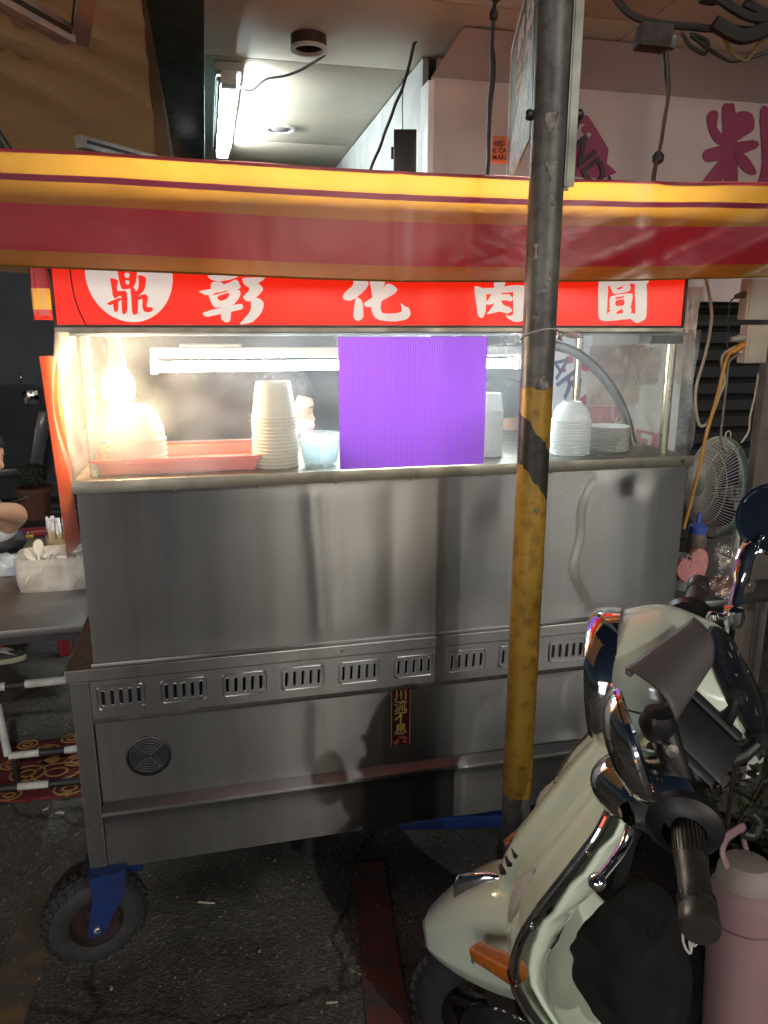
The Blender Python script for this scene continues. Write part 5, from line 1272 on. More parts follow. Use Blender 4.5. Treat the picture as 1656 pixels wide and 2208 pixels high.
head_parts(t, base, hcW, (1, -.12, -.25), (.1, 0, 1), 0, None)
for k in range(4):       # fingers of the hand on the table
    p = wr + Vector((-.09, -.03 + .018 * k - .03, .0)) - base; MB().tube([p, p + Vector((-.03, -.005, .004)), p + Vector((-.05, -.006, -.012))], [.009, .008, .006], 8).build('finger', SKIN, t)
MB().tube([(el + Vector((.0, .0, .052)) - base + Vector((.035 * math.cos(R(a)), .03 * math.sin(R(a)), .012 * math.cos(R(a))))) for a in range(0, 360, 20)], .005, 6, closed=True).build('bracelet', BLACK, t)
# the shoe on the road
q = onz(20, 1425, 0)
sh = thing('sneaker', 'black and white sneaker with pale sole under the table', 'shoe', SM(q.x - .06, q.y, 0) @ RZ(-6))
SW = mat('shoe_white', (.62, .64, .62), .5); SB = mat('shoe_black', (.018, .018, .02), .5)
def sole(u, v):
    a = 2 * math.pi * u; x = math.cos(a); L_ = .145 * x; wd = .048 * (1 - .22 * math.cos(a + .5)) * (1.0 if x > 0 else .85); return (L_, wd * math.sin(a), .028 * v + (.008 * max(0, x) ** 3))
b = MB().grid(sole, 40, 4, wrap=True); b.build('sole', mat('sole_cream', (.55, .53, .36), .6), sh, solid=.004)
def upper(u, v):
    a = 2 * math.pi * u; x, y, z = sole(u, 1); h = .028 + v * (.035 + .055 * max(0, min(1, (.05 - x) / .12))); k = 1 - .45 * v ** 1.5 if x > .03 else 1 - .28 * v ** 2
    return (x * (1 - .22 * v ** 2 * (1 if x > 0 else .6)), y * k, h)
MB().grid(upper, 40, 8, wrap=True).build('upper', SB, sh, solid=.003)
MB().grid(lambda u, v: (.035 + .075 * u, (-.034 + .068 * v) * (1 - .35 * u), .066 + .012 * math.sin(v * math.pi) - .028 * u), 10, 8).build('toe_box', SW, sh, solid=.004)
for k in range(4): MB().tube([(.03 - .022 * k, -.02, .082 + .012 * k), (.03 - .022 * k, 0, .09 + .012 * k), (.03 - .022 * k, .02, .082 + .012 * k)], .0035, 6).build('lace', SW, sh)
MB().prism([(-.10, .035), (-.03, .03), (.01, .045), (-.01, .075), (-.06, .09), (-.10, .085)], .003, T(0, -.047, 0) @ RX(82)).build('side_panel', SW, sh, smooth=False)
MB().prism(bulge([(-.095, .062), (-.06, .048), (-.02, .058), (.0, .076), (-.03, .062), (-.065, .064)]), .0015, T(0, -.0505, 0) @ RX(82)).build('side_mark', mat('mark_navy', (.03, .05, .10), .5), sh, smooth=False)

# ---- the dark street beyond
def far_scooter(x, y, rz, label, col):
    t = thing('parked_scooter', label, 'scooter', T(x, y, 0) @ RZ(rz), 'scooters parked across the street')
    pm = mat('far_paint_%d' % int(col[0] * 1000 + col[2] * 99), col, .3, 0, .2, 6, coat=.5)
    for xx in (-.6, .6):
        MB().lathe([(.12, -.05), (.2, -.05), (.23, -.02), (.23, .02), (.2, .05), (.12, .05)], 24, T(xx, 0, .23) @ RX(90)).build('wheel', RUBBER, t)
    b = MB().box(-.75, -.05, -.15, .15, .35, .68, bev=.08); b.box(-.1, .35, -.14, .14, .25, .32, bev=.02); b.box(.32, .45, -.2, .2, .25, .85, RY(14) @ T(-.12, 0, .1), bev=.04); b.box(.35, .85, -.08, .08, .42, .5, bev=.03)
    b.build('body', pm, t); MB().box(-.78, -.02, -.13, .13, .68, .78, bev=.04).build('seat', BLACK, t)
    MB().tube([(.3, -.33, 1.0), (.34, -.1, 1.03), (.34, .1, 1.03), (.3, .33, 1.0)], .018, 8).build('handlebar', BLACK, t); MB().box(.32, .47, -.1, .1, .9, 1.05, bev=.03).build('headlight', CHROME, t)
    for sy in (-1, 1): MB().lathe([(0, -.01), (.055, -.006), (.055, .006), (0, .01)], 16, T(.3, sy * .3, 1.18) @ RY(90)).build('mirror', CHROME, t)
    MB().box(-.82, -.77, -.05, .05, .5, .58).build('tail_light', mat('tail_red', (.5, .08, .02), .3), t, smooth=False)
far_scooter(-3.35, 7.6, 35, 'white scooter parked across the dark street', (.45, .47, .48)); far_scooter(-3.05, 8.3, 40, 'dark scooter parked beside the white one across the street', (.04, .05, .10)); far_scooter(-3.75, 7.0, 30, 'grey scooter at the left edge across the street', (.12, .12, .13))
q = STALL_I @ at(38, 965, 6.6)
t = thing('flower_pot', 'terracotta pot by the parked scooters across the street', 'pot', T(-3.05, 6.3, 0)); MB().lathe([(0, 0), (.10, 0), (.14, .24), (.155, .24), (.155, .28), (.12, .28)], 24).build('pot', mat('terracotta', (.14, .06, .04), .8), t); blob('soil_plant', (0, 0, .38), .11, .11, .10, mat('leaf_dark2', (.03, .045, .02), .7, 0, .5, 30, .8, 40), 3, .3, 5, parent=t)
# building across
t = thing('far_building', 'dark building across the street with railings and awnings', 'building', T(-9.0, 10.5, 0) @ RZ(8))
FB = mat('far_wall', (.16, .155, .16), .9, 0, .4, 1.5, .2, 8)
MB().box(0, 8.5, 0, .4, 0, 7).build('wall', FB, t, smooth=False)
for i in range(6):
    MB().box(.4 + i * 1.35, 1.35 + i * 1.35, -.05, -.01, 1.2, 2.3, bev=.01).build('window', mat('far_glass', (.02, .025, .03), .2), t); MB().box(.36 + i * 1.35, 1.39 + i * 1.35, -.10, -.06, 2.33, 2.4).build('lintel', mat('far_trim', (.35, .35, .37), .7), t, smooth=False)
for z in (2.75, 2.95, 3.15): MB().box(.2, 8.3, -.55, -.52, z, z + .035).build('balcony_rail', mat('far_trim', (.16, .16, .17)), t, smooth=False)
MB().box(.1, 8.4, -.6, -.02, 2.5, 2.62).build('balcony_slab', FB, t, smooth=False)
for i in range(14): MB().box(.3 + i * .6, .33 + i * .6, -.545, -.525, 2.62, 3.16).build('baluster', mat('far_trim', (.16, .16, .17)), t, smooth=False)
MB().box(3.2, 6.2, -1.4, -.05, 2.3, 2.36, RX(-6)).build('canopy', mat('far_canopy', (.12, .15, .15), .6), t, smooth=False)
# dark tree over the far scooters
t = thing('street_tree', 'dark tree over the parked scooters across the street', 'tree', T(-4.6, 9.2, 0))
MB().tube([(0, 0, 0), (.05, 0, 1.2), (0, .1, 2.4), (.1, 0, 3.4)], [.13, .10, .08, .04], 10).build('trunk', mat('bark', (.06, .045, .035), .9, 0, .5, 12, .6, 30), t)
b = MB(); random.seed(77)
for k in range(2600):
    cl = random.Random(k % 26); cx, cy, cz = cl.uniform(-1.2, 1.2), cl.uniform(-1, 1), cl.uniform(2.0, 3.7); L_ = random.uniform(.05, .10)
    M_ = T(cx + random.gauss(0, .24), cy + random.gauss(0, .24), cz + random.gauss(0, .2)) @ RZ(random.uniform(0, 360)) @ RX(random.uniform(-70, 70))
    b.add([(0, 0, 0), (L_ * .35, L_ * .5, .01), (0, L_, 0), (-L_ * .35, L_ * .5, .01)], [(0, 1, 2, 3)], M_)
stuff(b.build('crown', mat('leaf_far', (.04, .06, .028), .7, 0, .5, 20), t, smooth=False))
for a in (0, 2.1, 4.2): MB().tube([(0, .05, 2.0), (.4 * math.cos(a), .4 * math.sin(a), 2.7), (.8 * math.cos(a), .8 * math.sin(a), 3.1)], [.05, .035, .015], 8).build('limb', mat('bark', (.06, .045, .035)), t)

# ================================================================== THE MINT SCOOTER (local x forward, y left, z up; it leans on its side stand)
fv = Vector((-.93, .3676, 0)).normalized(); lv = Vector((-fv.y, fv.x, 0)); up_ = Vector((0, 0, 1)); LE = R(8)
ey = lv * math.cos(LE) - up_ * math.sin(LE); ez = lv * math.sin(LE) + up_ * math.cos(LE)
SCM = Matrix(((fv.x, ey.x, ez.x, .494), (fv.y, ey.y, ez.y, 1.187), (fv.z, ey.z, ez.z, 0), (0, 0, 0, 1)))
SCI = SCM.inverted()
def sl(px, py, dep):
    """scooter-local point at a camera depth"""
    return SCI @ (Vector((0, 0, CAM_H)) + ray(px, py) * dep)
sco = thing('scooter', 'mint green scooter with chrome trim parked in front of the stall', 'scooter', SCM)
DKP = mat('dark_trim', (.02, .018, .016), .3, 0, .3, 20, coat=.3)
# leg shield: rows from the neck to the floor: (z, centre x, half width, edge x)
SH = [(.985, .045, .060, .040), (.957, .058, .100, .050), (.925, .076, .128, .064), (.894, .094, .150, .078), (.83, .128, .176, .116), (.767, .162, .190, .150), (.70, .196, .194, .178), (.644, .216, .192, .190), (.60, .224, .188, .193), (.555, .226, .184, .188), (.51, .212, .180, .170), (.47, .19, .178, .145), (.42, .15, .176, .105), (.37, .10, .175, .06), (.33, .04, .174, .01)]
def shield(u, v):
    k = v * (len(SH) - 1); i = min(int(k), len(SH) - 2); f_ = k - i
    z, xc, w_, xe = (SH[i][q] + (SH[i + 1][q] - SH[i][q]) * f_ for q in range(4))
    t_ = u * 2 - 1; e = abs(t_) ** 2.4
    x = xc + (xe - xc) * e
    horn = .032 * math.exp(-(t_ / .17) ** 4) * max(0, min(1, (z - .50) / .1)) * max(0, min(1, (1.0 - z) / .05))   # raised centre cover
    crease = .005 * math.exp(-((abs(t_) - .55) / .10) ** 2) * max(0, min(1, (z - .55) / .1))
    return (x + horn + crease, t_ * w_, z)
lg = MB().grid(shield, 65, 57).build('leg_shield', PAINT, sco, ang=180, solid=.012, offs=0)
for sd in (0, 1):
    P = [Vector(shield(sd, k / 50)) for k in range(51)]
    MB().tube(P, .0085, 12).build('shield_trim', DKP, lg)
    MB().tube([p + Vector((.004, .006 * (1 if sd else -1), .001)) for p in P], .0045, 8).build('chrome_edge', CHROME, lg)
for k in range(3):        # slots at the foot of the centre cover
    for sy in (-1, 1):
        z = .64 + .024 * k; x = .216 + .032 - (z - .644) * .5
        MB().box(-.005, .006, -.010, .010, -.004, .004, T(x, sy * .026, z) @ RZ(sy * 25), bev=.002).build('vent_slot', BLACK, lg)
# clear position lamps let into the shield
CLN = mat('lamp_clear', (.60, .60, .56), .06, 0, .06, 30, coat=1)
for sy in (1, -1):
    def pl(u, v):
        a = 2 * math.pi * u; z = .700 + .062 * math.cos(a) * v; yy = .118 + .018 * math.sin(a) * v - .010 * math.cos(a) * v
        t_ = .5 + .5 * yy / .194; q = shield(t_, 0)
        best = min(range(57), key=lambda j: abs(SH_Z[j] - z)); p = Vector(shield(t_, best / 56)); return (p.x + .0075 + .007 * (1 - v * v), sy * yy, z)
    SH_Z = [shield(.5, j / 56)[2] for j in range(57)]
    MB().grid(pl, 28, 6, wrap=True).build('position_lamp', CLN, lg, ang=180)
# inner panel (rider side): glove box
def inner(u, v):
    t_ = u * 2 - 1; z = .95 - .60 * v
    b_ = min(range(57), key=lambda j: abs(SH_Z[j] - z)); p = shield(u, b_ / 56)
    bul = .085 * (1 - abs(t_) ** 3) * math.sin(min(1, v * 1.25 + .05) * math.pi) ** .6
    w_ = min(abs(p[1]) * .9 if abs(t_) > .05 else 1, .17)
    return (p[0] - .022 - bul - (.034 if abs(t_) < .2 else 0) * 0, p[1] * .93, z)
inn = MB().grid(inner, 33, 30).build('inner_panel', PAINT, sco, ang=180, solid=.006)
MB().tube([Vector(inner(u / 20, .55)) + Vector((-.006, 0, 0)) for u in range(2, 19)], .0018, 6).build('glove_box_seam', DKP, inn)
# floor, rear body, seat
MB().box(-.48, .03, -.175, .175, .30, .335, bev=.02).build('floorboard', PAINT, sco)
MB().box(-.45, -.02, -.13, .13, .3355, .342, bev=.003).build('floor_mat', RUBBER, sco)
def rear(u, v):
    a = math.pi * 2 * u; x = -.46 - .78 * v; w_ = .10 + .11 * math.sin(min(1, v * 1.15 + .1) * math.pi) ** .7; h = .20 - .05 * v
    return (x, w_ * math.cos(a), .52 + .02 * v + h * math.sin(a))
b = MB().grid(rear, 36, 20, wrap=True); b.add([rear(0, 0)], []); b.build('rear_body', PAINT, sco, ang=180, solid=.004)
def seat(u, v):
    a = 2 * math.pi * u; x = -.44 - .70 * v; w_ = .06 + .09 * math.sin((.15 + .8 * v) * math.pi) ** .6
    return (x, w_ * math.cos(a), .755 + .03 * v + .05 * math.sin(a))
MB().grid(seat, 28, 18, wrap=True).build('seat', mat('seat_black', (.015, .014, .013), .55, 0, .3, 40, .3, 200), sco, ang=180)
# wheels
def wheel(x, nm):
    prof = []
    for k in range(21): a = R(-115 + 230 * k / 20); prof.append((.168 + .052 * math.cos(a), .05 * math.sin(a)))
    WM = T(x, 0, .222) @ RX(90)
    o = MB().lathe(prof, 56, WM).build(nm, RUBBER, sco)
    MB().lathe([(.150, -.04), (.155, -.036), (.135, -.015), (.135, .015), (.155, .036), (.150, .04)], 44, WM).build('rim', DKP, o)
    for k in range(5):
        MB().box(.02, .14, -.014, .014, -.012, .012, WM @ RZ(72 * k), bev=.004).build('spoke', DKP, o)
    MB().lathe([(0, -.03), (.035, -.03), (.035, .03), (0, .03)], 20, WM).build('hub', mat('hub_grey', (.12, .12, .12), .4, .8), o)
    tb = MB()
    for k in range(44):
        for sd in (-1, 1): tb.box(.205, .2215, -.004, .010, sd * .018 - .012, sd * .018 + .012, WM @ RZ(360 / 44 * k + sd * 2) @ RX(sd * 20))
    stuff(tb.build('tread', RUBBER, o, smooth=False))
    return o
wheel(.225, 'front_wheel'); wheel(-1.02, 'rear_wheel')
# dark suspension cover beside the front wheel
b = MB().box(-.03, .03, -.012, .012, -.18, .05, T(.235, .085, .38) @ RY(12), bev=.01); b.lathe([(0, 0), (.042, 0), (.042, .02), (0, .022)], 20, T(.225, .075, .222) @ RX(-90))
b.build('fork_leg', DKP, sco)
blob('hub_cover', (.235, .088, .27), .085, .028, .10, mat('gloss_black', (.01, .01, .01), .12, 0, .2, 10, coat=1), 2, .06, 2, parent=sco)
# front fender
def fender(u, v):
    """u across (left to right), v from nose to tail"""
    x = .404 - .24 * v
    k = math.sin(min(1, (v * .92 + .08)) * math.pi * .5) ** .62
    topz = .418 + .178 * math.sin(min(1, v * 1.25 + .02) * math.pi * .5) ** .85 - .012 * max(0, v - .75)
    w_ = .108 * k; a = math.pi * u
    ca, sa = math.cos(a), math.sin(a)
    sgn = 1 if ca > 0 else -1
    yy = w_ * sgn * abs(ca) ** .72
    botz = .418 + .035 * v - .005
    zz = botz + (topz - botz) * abs(sa) ** .60
    zz -= .030 * max(0, abs(ca) - .75) / .25 * (1 - .4 * v)
    return (x + .012 * (1 - v) * abs(sa) ** 2, yy, zz)
fd = MB().grid(fender, 49, 33).build('front_fender', PAINT, sco, ang=180, solid=.006)
# chrome crest on the fender: a teardrop ridge with a raised hole
b = MB()
def crest(u, v):
    x = .352 - .105 * v; w_ = .021 * (1 - v) ** .7 * (1 if v > .04 else .4) + .0012; h = .052 * (1 - v) ** .9 * (.55 if v < .04 else 1) + .002
    zf = fender(.5, min(1, max(0, (.404 - x) / .24)))[2]; a = math.pi * u
    return (x, w_ * math.cos(a), zf - .002 + h * math.sin(a))
co = b.grid(crest, 17, 22).build('fender_crest', CHROME, sco, ang=60)
b = MB().box(-.001, .001, -.006, .006, -.006, .006, T(.354, 0, .575)); b.build('crest_face', DKP, co)
# amber indicators
AMB = mat('amber_lens', (.75, .20, .004), .12, 0, .35, 60, .5, 90, coat=1)
for sy in (1, -1):
    pts = [sl(1030, 2050, 1.33), sl(1116, 2098, 1.225)] if sy > 0 else None
    if sy > 0: p0, p1 = pts
    else: p0 = Vector((p0.x, -p0.y, p0.z)); p1 = Vector((p1.x, -p1.y, p1.z))
    dx = p1 - p0; M_ = along(p0, dx)
    def amb(u, v):
        a = 2 * math.pi * u; e = 4; cx = abs(math.cos(a)) ** (2 / e) * (1 if math.cos(a) > 0 else -1); cy = abs(math.sin(a)) ** (2 / e) * (1 if math.sin(a) > 0 else -1)
        return (.017 * cx * (1 + .15 * v), (.013 + .004 * v) * cy, dx.length * v)
    b = MB().grid(amb, 28, 10, M_, wrap=True)
    b.add([M_ @ Vector((0, 0, 0))] + [M_ @ Vector(amb(k / 28, 0)) for k in range(28)], [(0, 1 + (k + 1) % 28, 1 + k) for k in range(28)])
    io = b.build('indicator', AMB, sco, ang=50)
    MB().tube([M_ @ Vector((-.016, -.012, -.002)), M_ @ Vector((.016, -.012, -.002))], .0045, 8).build('chrome_cap', CHROME, io)
# headset shell
HC = Vector((-.015, 0, 1.072))
def headset(u, v):
    """v from headlight rim back to the speedometer hood"""
    a = 2 * math.pi * u; x = .092 - v * (.185 - .050 * math.sin(a))
    w_ = .100 + .020 * math.sin(v * math.pi) + .01 * v; top = 1.172 + .022 * math.sin(v * 2.6) - .03 * max(0, v - .55) ; bot = .975 - .04 * math.sin(v * math.pi) + .06 * v
    c_ = (top + bot) / 2; h = (top - bot) / 2; e = 2.35
    ca, sa = math.cos(a), math.sin(a)
    return (x - .018 * (1 - v) * (sa if sa < 0 else 0) * -1, w_ * abs(ca) ** (2 / e) * (1 if ca > 0 else -1), c_ + h * abs(sa) ** (2 / e) * (1 if sa > 0 else -1))
hs = MB().grid(headset, 56, 26, wrap=True); o_ = len(hs.v)
hs.add([headset(k / 56, 1) for k in range(56)], [tuple(range(56))])
hso = hs.build('headset', PAINT, sco, ang=50)
# neck below the headset and shoulders towards the bars
b = MB().tube(smooth_path([(.012, 0, 1.0), (.02, 0, .96), (.045, 0, .90), (.07, 0, .86)], 5), [.075] * 6 + [.07] * 5 + [.06] * 5, 24); b.build('neck', PAINT, hso)
for sy in (-1, 1):
    b = MB().tube(smooth_path([(-.01, sy * .06, 1.045), (-.012, sy * .13, 1.045), (-.018, sy * .19, 1.05)], 6), [.062, .060, .058, .056, .053, .050, .048, .046, .043, .04, .037, .036, .034], 20); b.build('bar_shroud', PAINT, hso)
# headlight rim and lens
HM = T(.096, 0, 1.075) @ RY(90 + 7)
ro = MB().lathe([(.086, .012), (.098, .016), (.107, .006), (.110, -.010), (.108, -.032), (.100, -.030), (.098, 0), (.088, .004)], 56, HM).build('headlight_rim', CHROME, hso)
MB().lathe([(.0, .026), (.04, .023), (.075, .014), (.088, .004)], 40, HM).build('headlight_lens', mat('lens_glass', (.35, .36, .38), .08, .3, .3, 40, .4, 60, coat=1), ro)
# speedometer
DC = Vector((0, 0, 0))
for k in range(56): DC += Vector(headset(k / 56, 1)) / 56
DN = Vector((-.87, 0, .5)).normalized()
def dial(u, v):
    p = Vector(headset(u, 1)); r_ = (p - DC); k = (.86 - .0 * v) * (1 - v) + .0 * v
    return DC + r_ * k + DN * (.004 + .010 * v ** .5)
so = MB().grid(dial, 56, 8, wrap=True).build('speedometer', mat('dial_black', (.008, .009, .018), .10, 0, .2, 12, coat=1), hso, ang=180)
MB().tube([DC + (Vector(headset(k / 56, 1)) - DC) * .87 + DN * .003 for k in range(56)], .0045, 8, closed=True).build('dial_ring', DKP, so)
SPM = Matrix.Translation(DC + DN * .0125) @ DN.to_track_quat('Z', 'Y').to_matrix().to_4x4()
for k in range(9): MB().box(.045, .055, -.0012, .0012, .0008, .0016, SPM @ RZ(20 + 40 * k)).build('dial_mark', mat('dial_mark', (.3, .3, .32), .5), so, smooth=False)
# switch housings, grips, levers
for sy in (1, -1):
    b = MB()
    def hous(u, v):
        a = 2 * math.pi * u; y = .155 + .105 * v; r_ = .030 + .022 * math.sin(v * math.pi) ** .8
        return (.008 + r_ * 1.35 * math.cos(a) + .012 * math.sin(v * math.pi), sy * y, 1.048 + r_ * .92 * math.sin(a))
    so_ = MB().grid(hous, 30, 14, wrap=True).build('switch_housing', CHROME, hso, ang=60)
    MB().box(-.045, -.02, -.02, .025, -.018, .018, T(-.008, sy * .215, 1.05), bev=.006).build('switch_block', BLACK, so_)
    MB().lathe([(.028, 0), (.044, .004), (.046, .020), (.034, .030), (.026, .032)], 32, T(-.030, sy * .248, 1.052) @ RX(-90 * sy)).build('grip_collar', BLACK, so_)
    G0 = Vector((-.033, sy * .268, 1.053)); G1 = Vector((-.046, sy * .400, 1.056)); GM = along(G0, G1 - G0); GL = (G1 - G0).length
    gp = MB().lathe([(.0175, 0), (.0185, .004), (.0185, GL * .42), (.0178, GL * .44), (.0178, GL - .026), (.0195, GL - .024), (.0195, GL - .016), (.018, GL - .012), (.0205, GL - .008), (.021, GL + .014), (.019, GL + .018), (0, GL + .018)], 32, GM).build('grip', mat('grip_rubber', (.035, .032, .028), .42, 0, .3, 30, .1, 120), hso)
    rb = MB()
    for k in range(26): rb.box(.0175, .0195, -.0011, .0011, .006, GL * .41, GM @ RZ(360 / 26 * k))
    stuff(rb.build('grip_ribs', mat('grip_rubber', (.035, .032, .028)), gp, smooth=False))
    rb = MB()
    for k in range(20): rb.box(.0185, .0205, -.0012, .0012, GL - .024, GL - .016, GM @ RZ(18 * k))
    stuff(rb.build('grip_notches', mat('grip_rubber', (.035, .032, .028)), gp, smooth=False))
    lev = [Vector((.045, sy * .205, 1.02)), Vector((.034, sy * .228, 1.005)), Vector((.036, sy * .252, .992)), Vector((.050, sy * .285, .984)), Vector((.062, sy * .310, .981))]
    lo_ = MB().tube(smooth_path(lev, 6), [.0085] * 6 + [.0075] * 6 + [.0065] * 6 + [.006] * 6 + [.006], 12, flat=.75).build('brake_lever', CHROME, hso)
    MB().lathe([(0, -.0115), (.007, -.009), (.0112, -.003), (.0112, .003), (.007, .009), (0, .0115)], 18, Matrix.Translation(Vector((.065, sy * .317, .980)))).build('lever_ball', CHROME, lo_)
# mirrors
GLASS = mat('mirror_glass', (.45, .47, .5), .03, 1, .05, 5, rvar=.02)
def mirror(c, n_, stem, nm):
    M_ = along(c, n_) ; Rm = .066
    o = MB().lathe([(Rm, .004), (Rm + .002, 0), (Rm * .97, -.008), (Rm * .82, -.018), (Rm * .5, -.026), (0, -.029)], 44, M_).build(nm, CHROME, hso)
    MB().lathe([(Rm + .001, .002), (Rm + .002, .006), (Rm - .004, .007), (Rm - .005, .003)], 44, M_).build('mirror_rim', CHROME, o); MB().lathe([(Rm - .004, .0035), (0, .0035)], 40, M_).build('mirror_glass', GLASS, o)
    MB().tube(smooth_path(stem[0], 6), stem[1], 14).build('mirror_stem', CHROME, o)
    return o
W3 = SCI.to_3x3()
mc = sl(1362, 1605, .86)
mirror(mc, W3 @ Vector((.92, -.17, .36)), ([mc + W3 @ Vector((-.02, .01, -.03)), (.022, .262, 1.11), (.012, .25, 1.075)], [.007] * 13), 'mirror')
mc = sl(1674, 1120, 1.35)
s0 = sl(1612, 1190, 1.33); s1 = sl(1597, 1245, 1.31); s2 = sl(1581, 1318, 1.28)
mirror(mc, W3 @ Vector((-.42, -.83, .36)), ([mc + W3 @ Vector((.0, .02, -.02)), s0, s1, s2], [.007] * 5 + [.016] * 8 + [.0105] * 6), 'mirror')
MB().lathe([(0, -.02), (.016, -.016), (.02, 0), (.016, .016), (0, .02)], 18, Matrix.Translation(sl(1580, 1330, 1.27))).build('mirror_base', CHROME, hso)
MB().lathe([(0, -.011), (.008, -.008), (.011, 0), (.008, .008), (0, .011)], 16, Matrix.Translation(sl(1536, 1331, 1.26))).build('cable_end', CHROME, hso)
MB().tube([sl(1580, 1331, 1.27), sl(1536, 1331, 1.26)], .007, 10).build('cable_link', CHROME, hso)
MB().tube([Vector(headset(.03, k / 24)) * 1 + Vector((0, .0012, 0)) for k in range(25)], .0014, 6).build('panel_seam', DKP, hso)
for k in (5, 12, 20, 30, 38):
    p = Vector(shield(1, k / 50)); MB().lathe([(0, .003), (.004, .0022), (.005, 0)], 12, along(p + Vector((-.004, .008, 0)), (-.2, 1, .1))).build('trim_screw', CHROME, lg)
for k, (o1, o2) in enumerate(((.02, .0), (-.005, .012), (.01, -.012))):
    MB().tube(smooth_path([(-.005 + o2, .16, 1.02), (.03, .12 + o1, .985 - .01 * k), (.045, .07, .955), (.03, .03, .90)], 6), .0042, 8).build('cable', RUBBER, hso)
MB().lathe([(0, .004), (.010, .004), (.012, 0)], 16, along(Vector(inner(.62, .12)) + Vector((-.004, 0, 0)), (-1, 0, .1))).build('key_lock', CHROME, inn)
# script badge on the inner panel is left to the bag's print; side stand
MB().tube([(-.12, .12, .30), (-.10, .24, .035)], .011, 10).build('side_stand', DKP, sco)

# ---- phone holder with its curved sun hood
ph = thing('phone_holder', 'black phone holder with grey curved sun hood on the handlebar', 'phone holder', SCM)
HOOD = mat('hood_grey', (.10, .09, .088), .5, 0, .15, 12, .08, 150)
hA = sl(1350, 1440, .99); hB = sl(1497, 1332, 1.06); hD = sl(1519, 1440, 1.03); hE = sl(1440, 1562, .965)
nrm = (hB - hA).cross(hE - hA).normalized()
def hood(u, v):
    a = hA.lerp(hB, u); c = hE.lerp(hD, u); p = a.lerp(c, v)
    return p + nrm * (-.028 * math.sin(v * math.pi * .8))
hp_o = MB().grid(hood, 16, 14)
hp_o.build('sun_hood', HOOD, ph, solid=.003)
lip = [hA, hA + (hA - hB) * .04 + (hE - hA) * .06, hA + (hA - hB) * .02 + (hE - hA) * .15, hA + (hE - hA) * .12 + (hB - hA) * .09]
tipb = MB(); tipb.add([hA, lip[1], lip[2], lip[3], hA + (hE - hA) * .02 + (hB - hA) * .14], [(0, 1, 2, 3, 4)]); tipb.build('hood_lip', HOOD, ph, solid=.003)
cen = sl(1500, 1590, .99)
pd = (sl(1555, 1660, .98) - sl(1420, 1530, 1.0)); M_ = Matrix.Translation(cen)
ax1 = pd.normalized(); ax2 = (hB - hA).normalized(); ax2 = (ax2 - ax1 * ax2.dot(ax1)).normalized(); ax3 = ax1.cross(ax2)
PM_ = Matrix(((ax1.x, ax2.x, ax3.x, cen.x), (ax1.y, ax2.y, ax3.y, cen.y), (ax1.z, ax2.z, ax3.z, cen.z), (0, 0, 0, 1)))
MB().box(-.055, .055, -.034, .034, -.010, .010, PM_, bev=.005).build('cradle', BLACK, ph)
MB().box(-.045, .045, .034, .05, -.012, .014, PM_, bev=.004).build('jaw', BLACK, ph); MB().box(-.045, .045, -.05, -.034, -.012, .014, PM_, bev=.004).build('jaw', BLACK, ph)
for a_, b_ in (((1560, 1560, 1.0), (1585, 1500, 1.02)), ((1570, 1640, .99), (1640, 1595, 1.0))):
    p0 = sl(*a_); p1 = sl(*b_); MB().tube([p0, p0.lerp(p1, .5) + Vector((0, 0, -.006)), p1], [.011, .011, .009], 10).build('claw', BLACK, ph); MB().lathe([(0, -.012), (.012, -.008), (.013, .008), (0, .012)], 12, Matrix.Translation(p1)).build('claw_tip', RUBBER, ph)
MB().tube([sl(1425, 1560, .97), sl(1445, 1620, .96), sl(1475, 1700, .97), sl(1490, 1760, .97)], [.020, .018, .017, .015], 14).build('arm', BLACK, ph)
MB().lathe([(0, -.022), (.018, -.018), (.024, 0), (.018, .018), (0, .022)], 20, Matrix.Translation(sl(1418, 1560, .96))).build('ball_joint', BLACK, ph)
MB().lathe([(.008, 0), (.008, .01), (0, .012)], 12, along(sl(1443, 1615, .935), W3 @ Vector((.0, -1, .3)))).build('clamp_bolt', mat('bolt_grey', (.18, .17, .16), .4, .7), ph)
MB().box(-.022, .022, -.03, .03, -.022, .022, Matrix.Translation(sl(1425, 1660, .985)), bev=.008).build('clamp', BLACK, ph)

# ---- black drawstring bag on the hook
bagt = thing('black_bag', 'black cloth bag hanging inside the leg shield of the scooter', 'bag', SCM)
BC = mat('bag_black', (.0035, .0035, .004), .95, 0, .4, 20, .4, 60)
bc = Vector((-.005, .13, .665))
def bagf(u, v):
    a = 2 * math.pi * u; z = .77 - .235 * v; pr = (.35 + .65 * math.sin(min(1, v * 1.35 + .04) * math.pi * .5)) * (1 if v < .8 else math.sqrt(max(.02, 1 - ((v - .8) / .205) ** 2)))
    k = pr * (1 + .14 * nz(math.cos(a) * 2.2, math.sin(a) * 2.2, v * 5) + .05 * nz(math.cos(a) * 6, math.sin(a) * 6, v * 9))
    return (bc.x + .108 * k * math.cos(a), bc.y + .085 * k * math.sin(a), z)
b = MB().grid(bagf, 56, 34, wrap=True); b.add([bagf(k / 56, 1) for k in range(56)], [tuple(range(56))]); b.add([bagf(k / 56, 0) for k in range(56)] + [Vector((bc.x, bc.y - .01, .80))], [(k, (k + 1) % 56, 56) for k in range(56)]); b.build('bag_body', BC, bagt, ang=180)
MB().tube(smooth_path([(.045, .115, .75), (.03, .06, .82), (.0, .02, .865), (-.02, .03, .855)], 6), .010, 8, flat=.35).build('strap', BC, bagt)
MB().tube(smooth_path([(-.06, .115, .75), (-.04, .06, .81), (-.02, .03, .855)], 6), .010, 8, flat=.35).build('strap', BC, bagt)
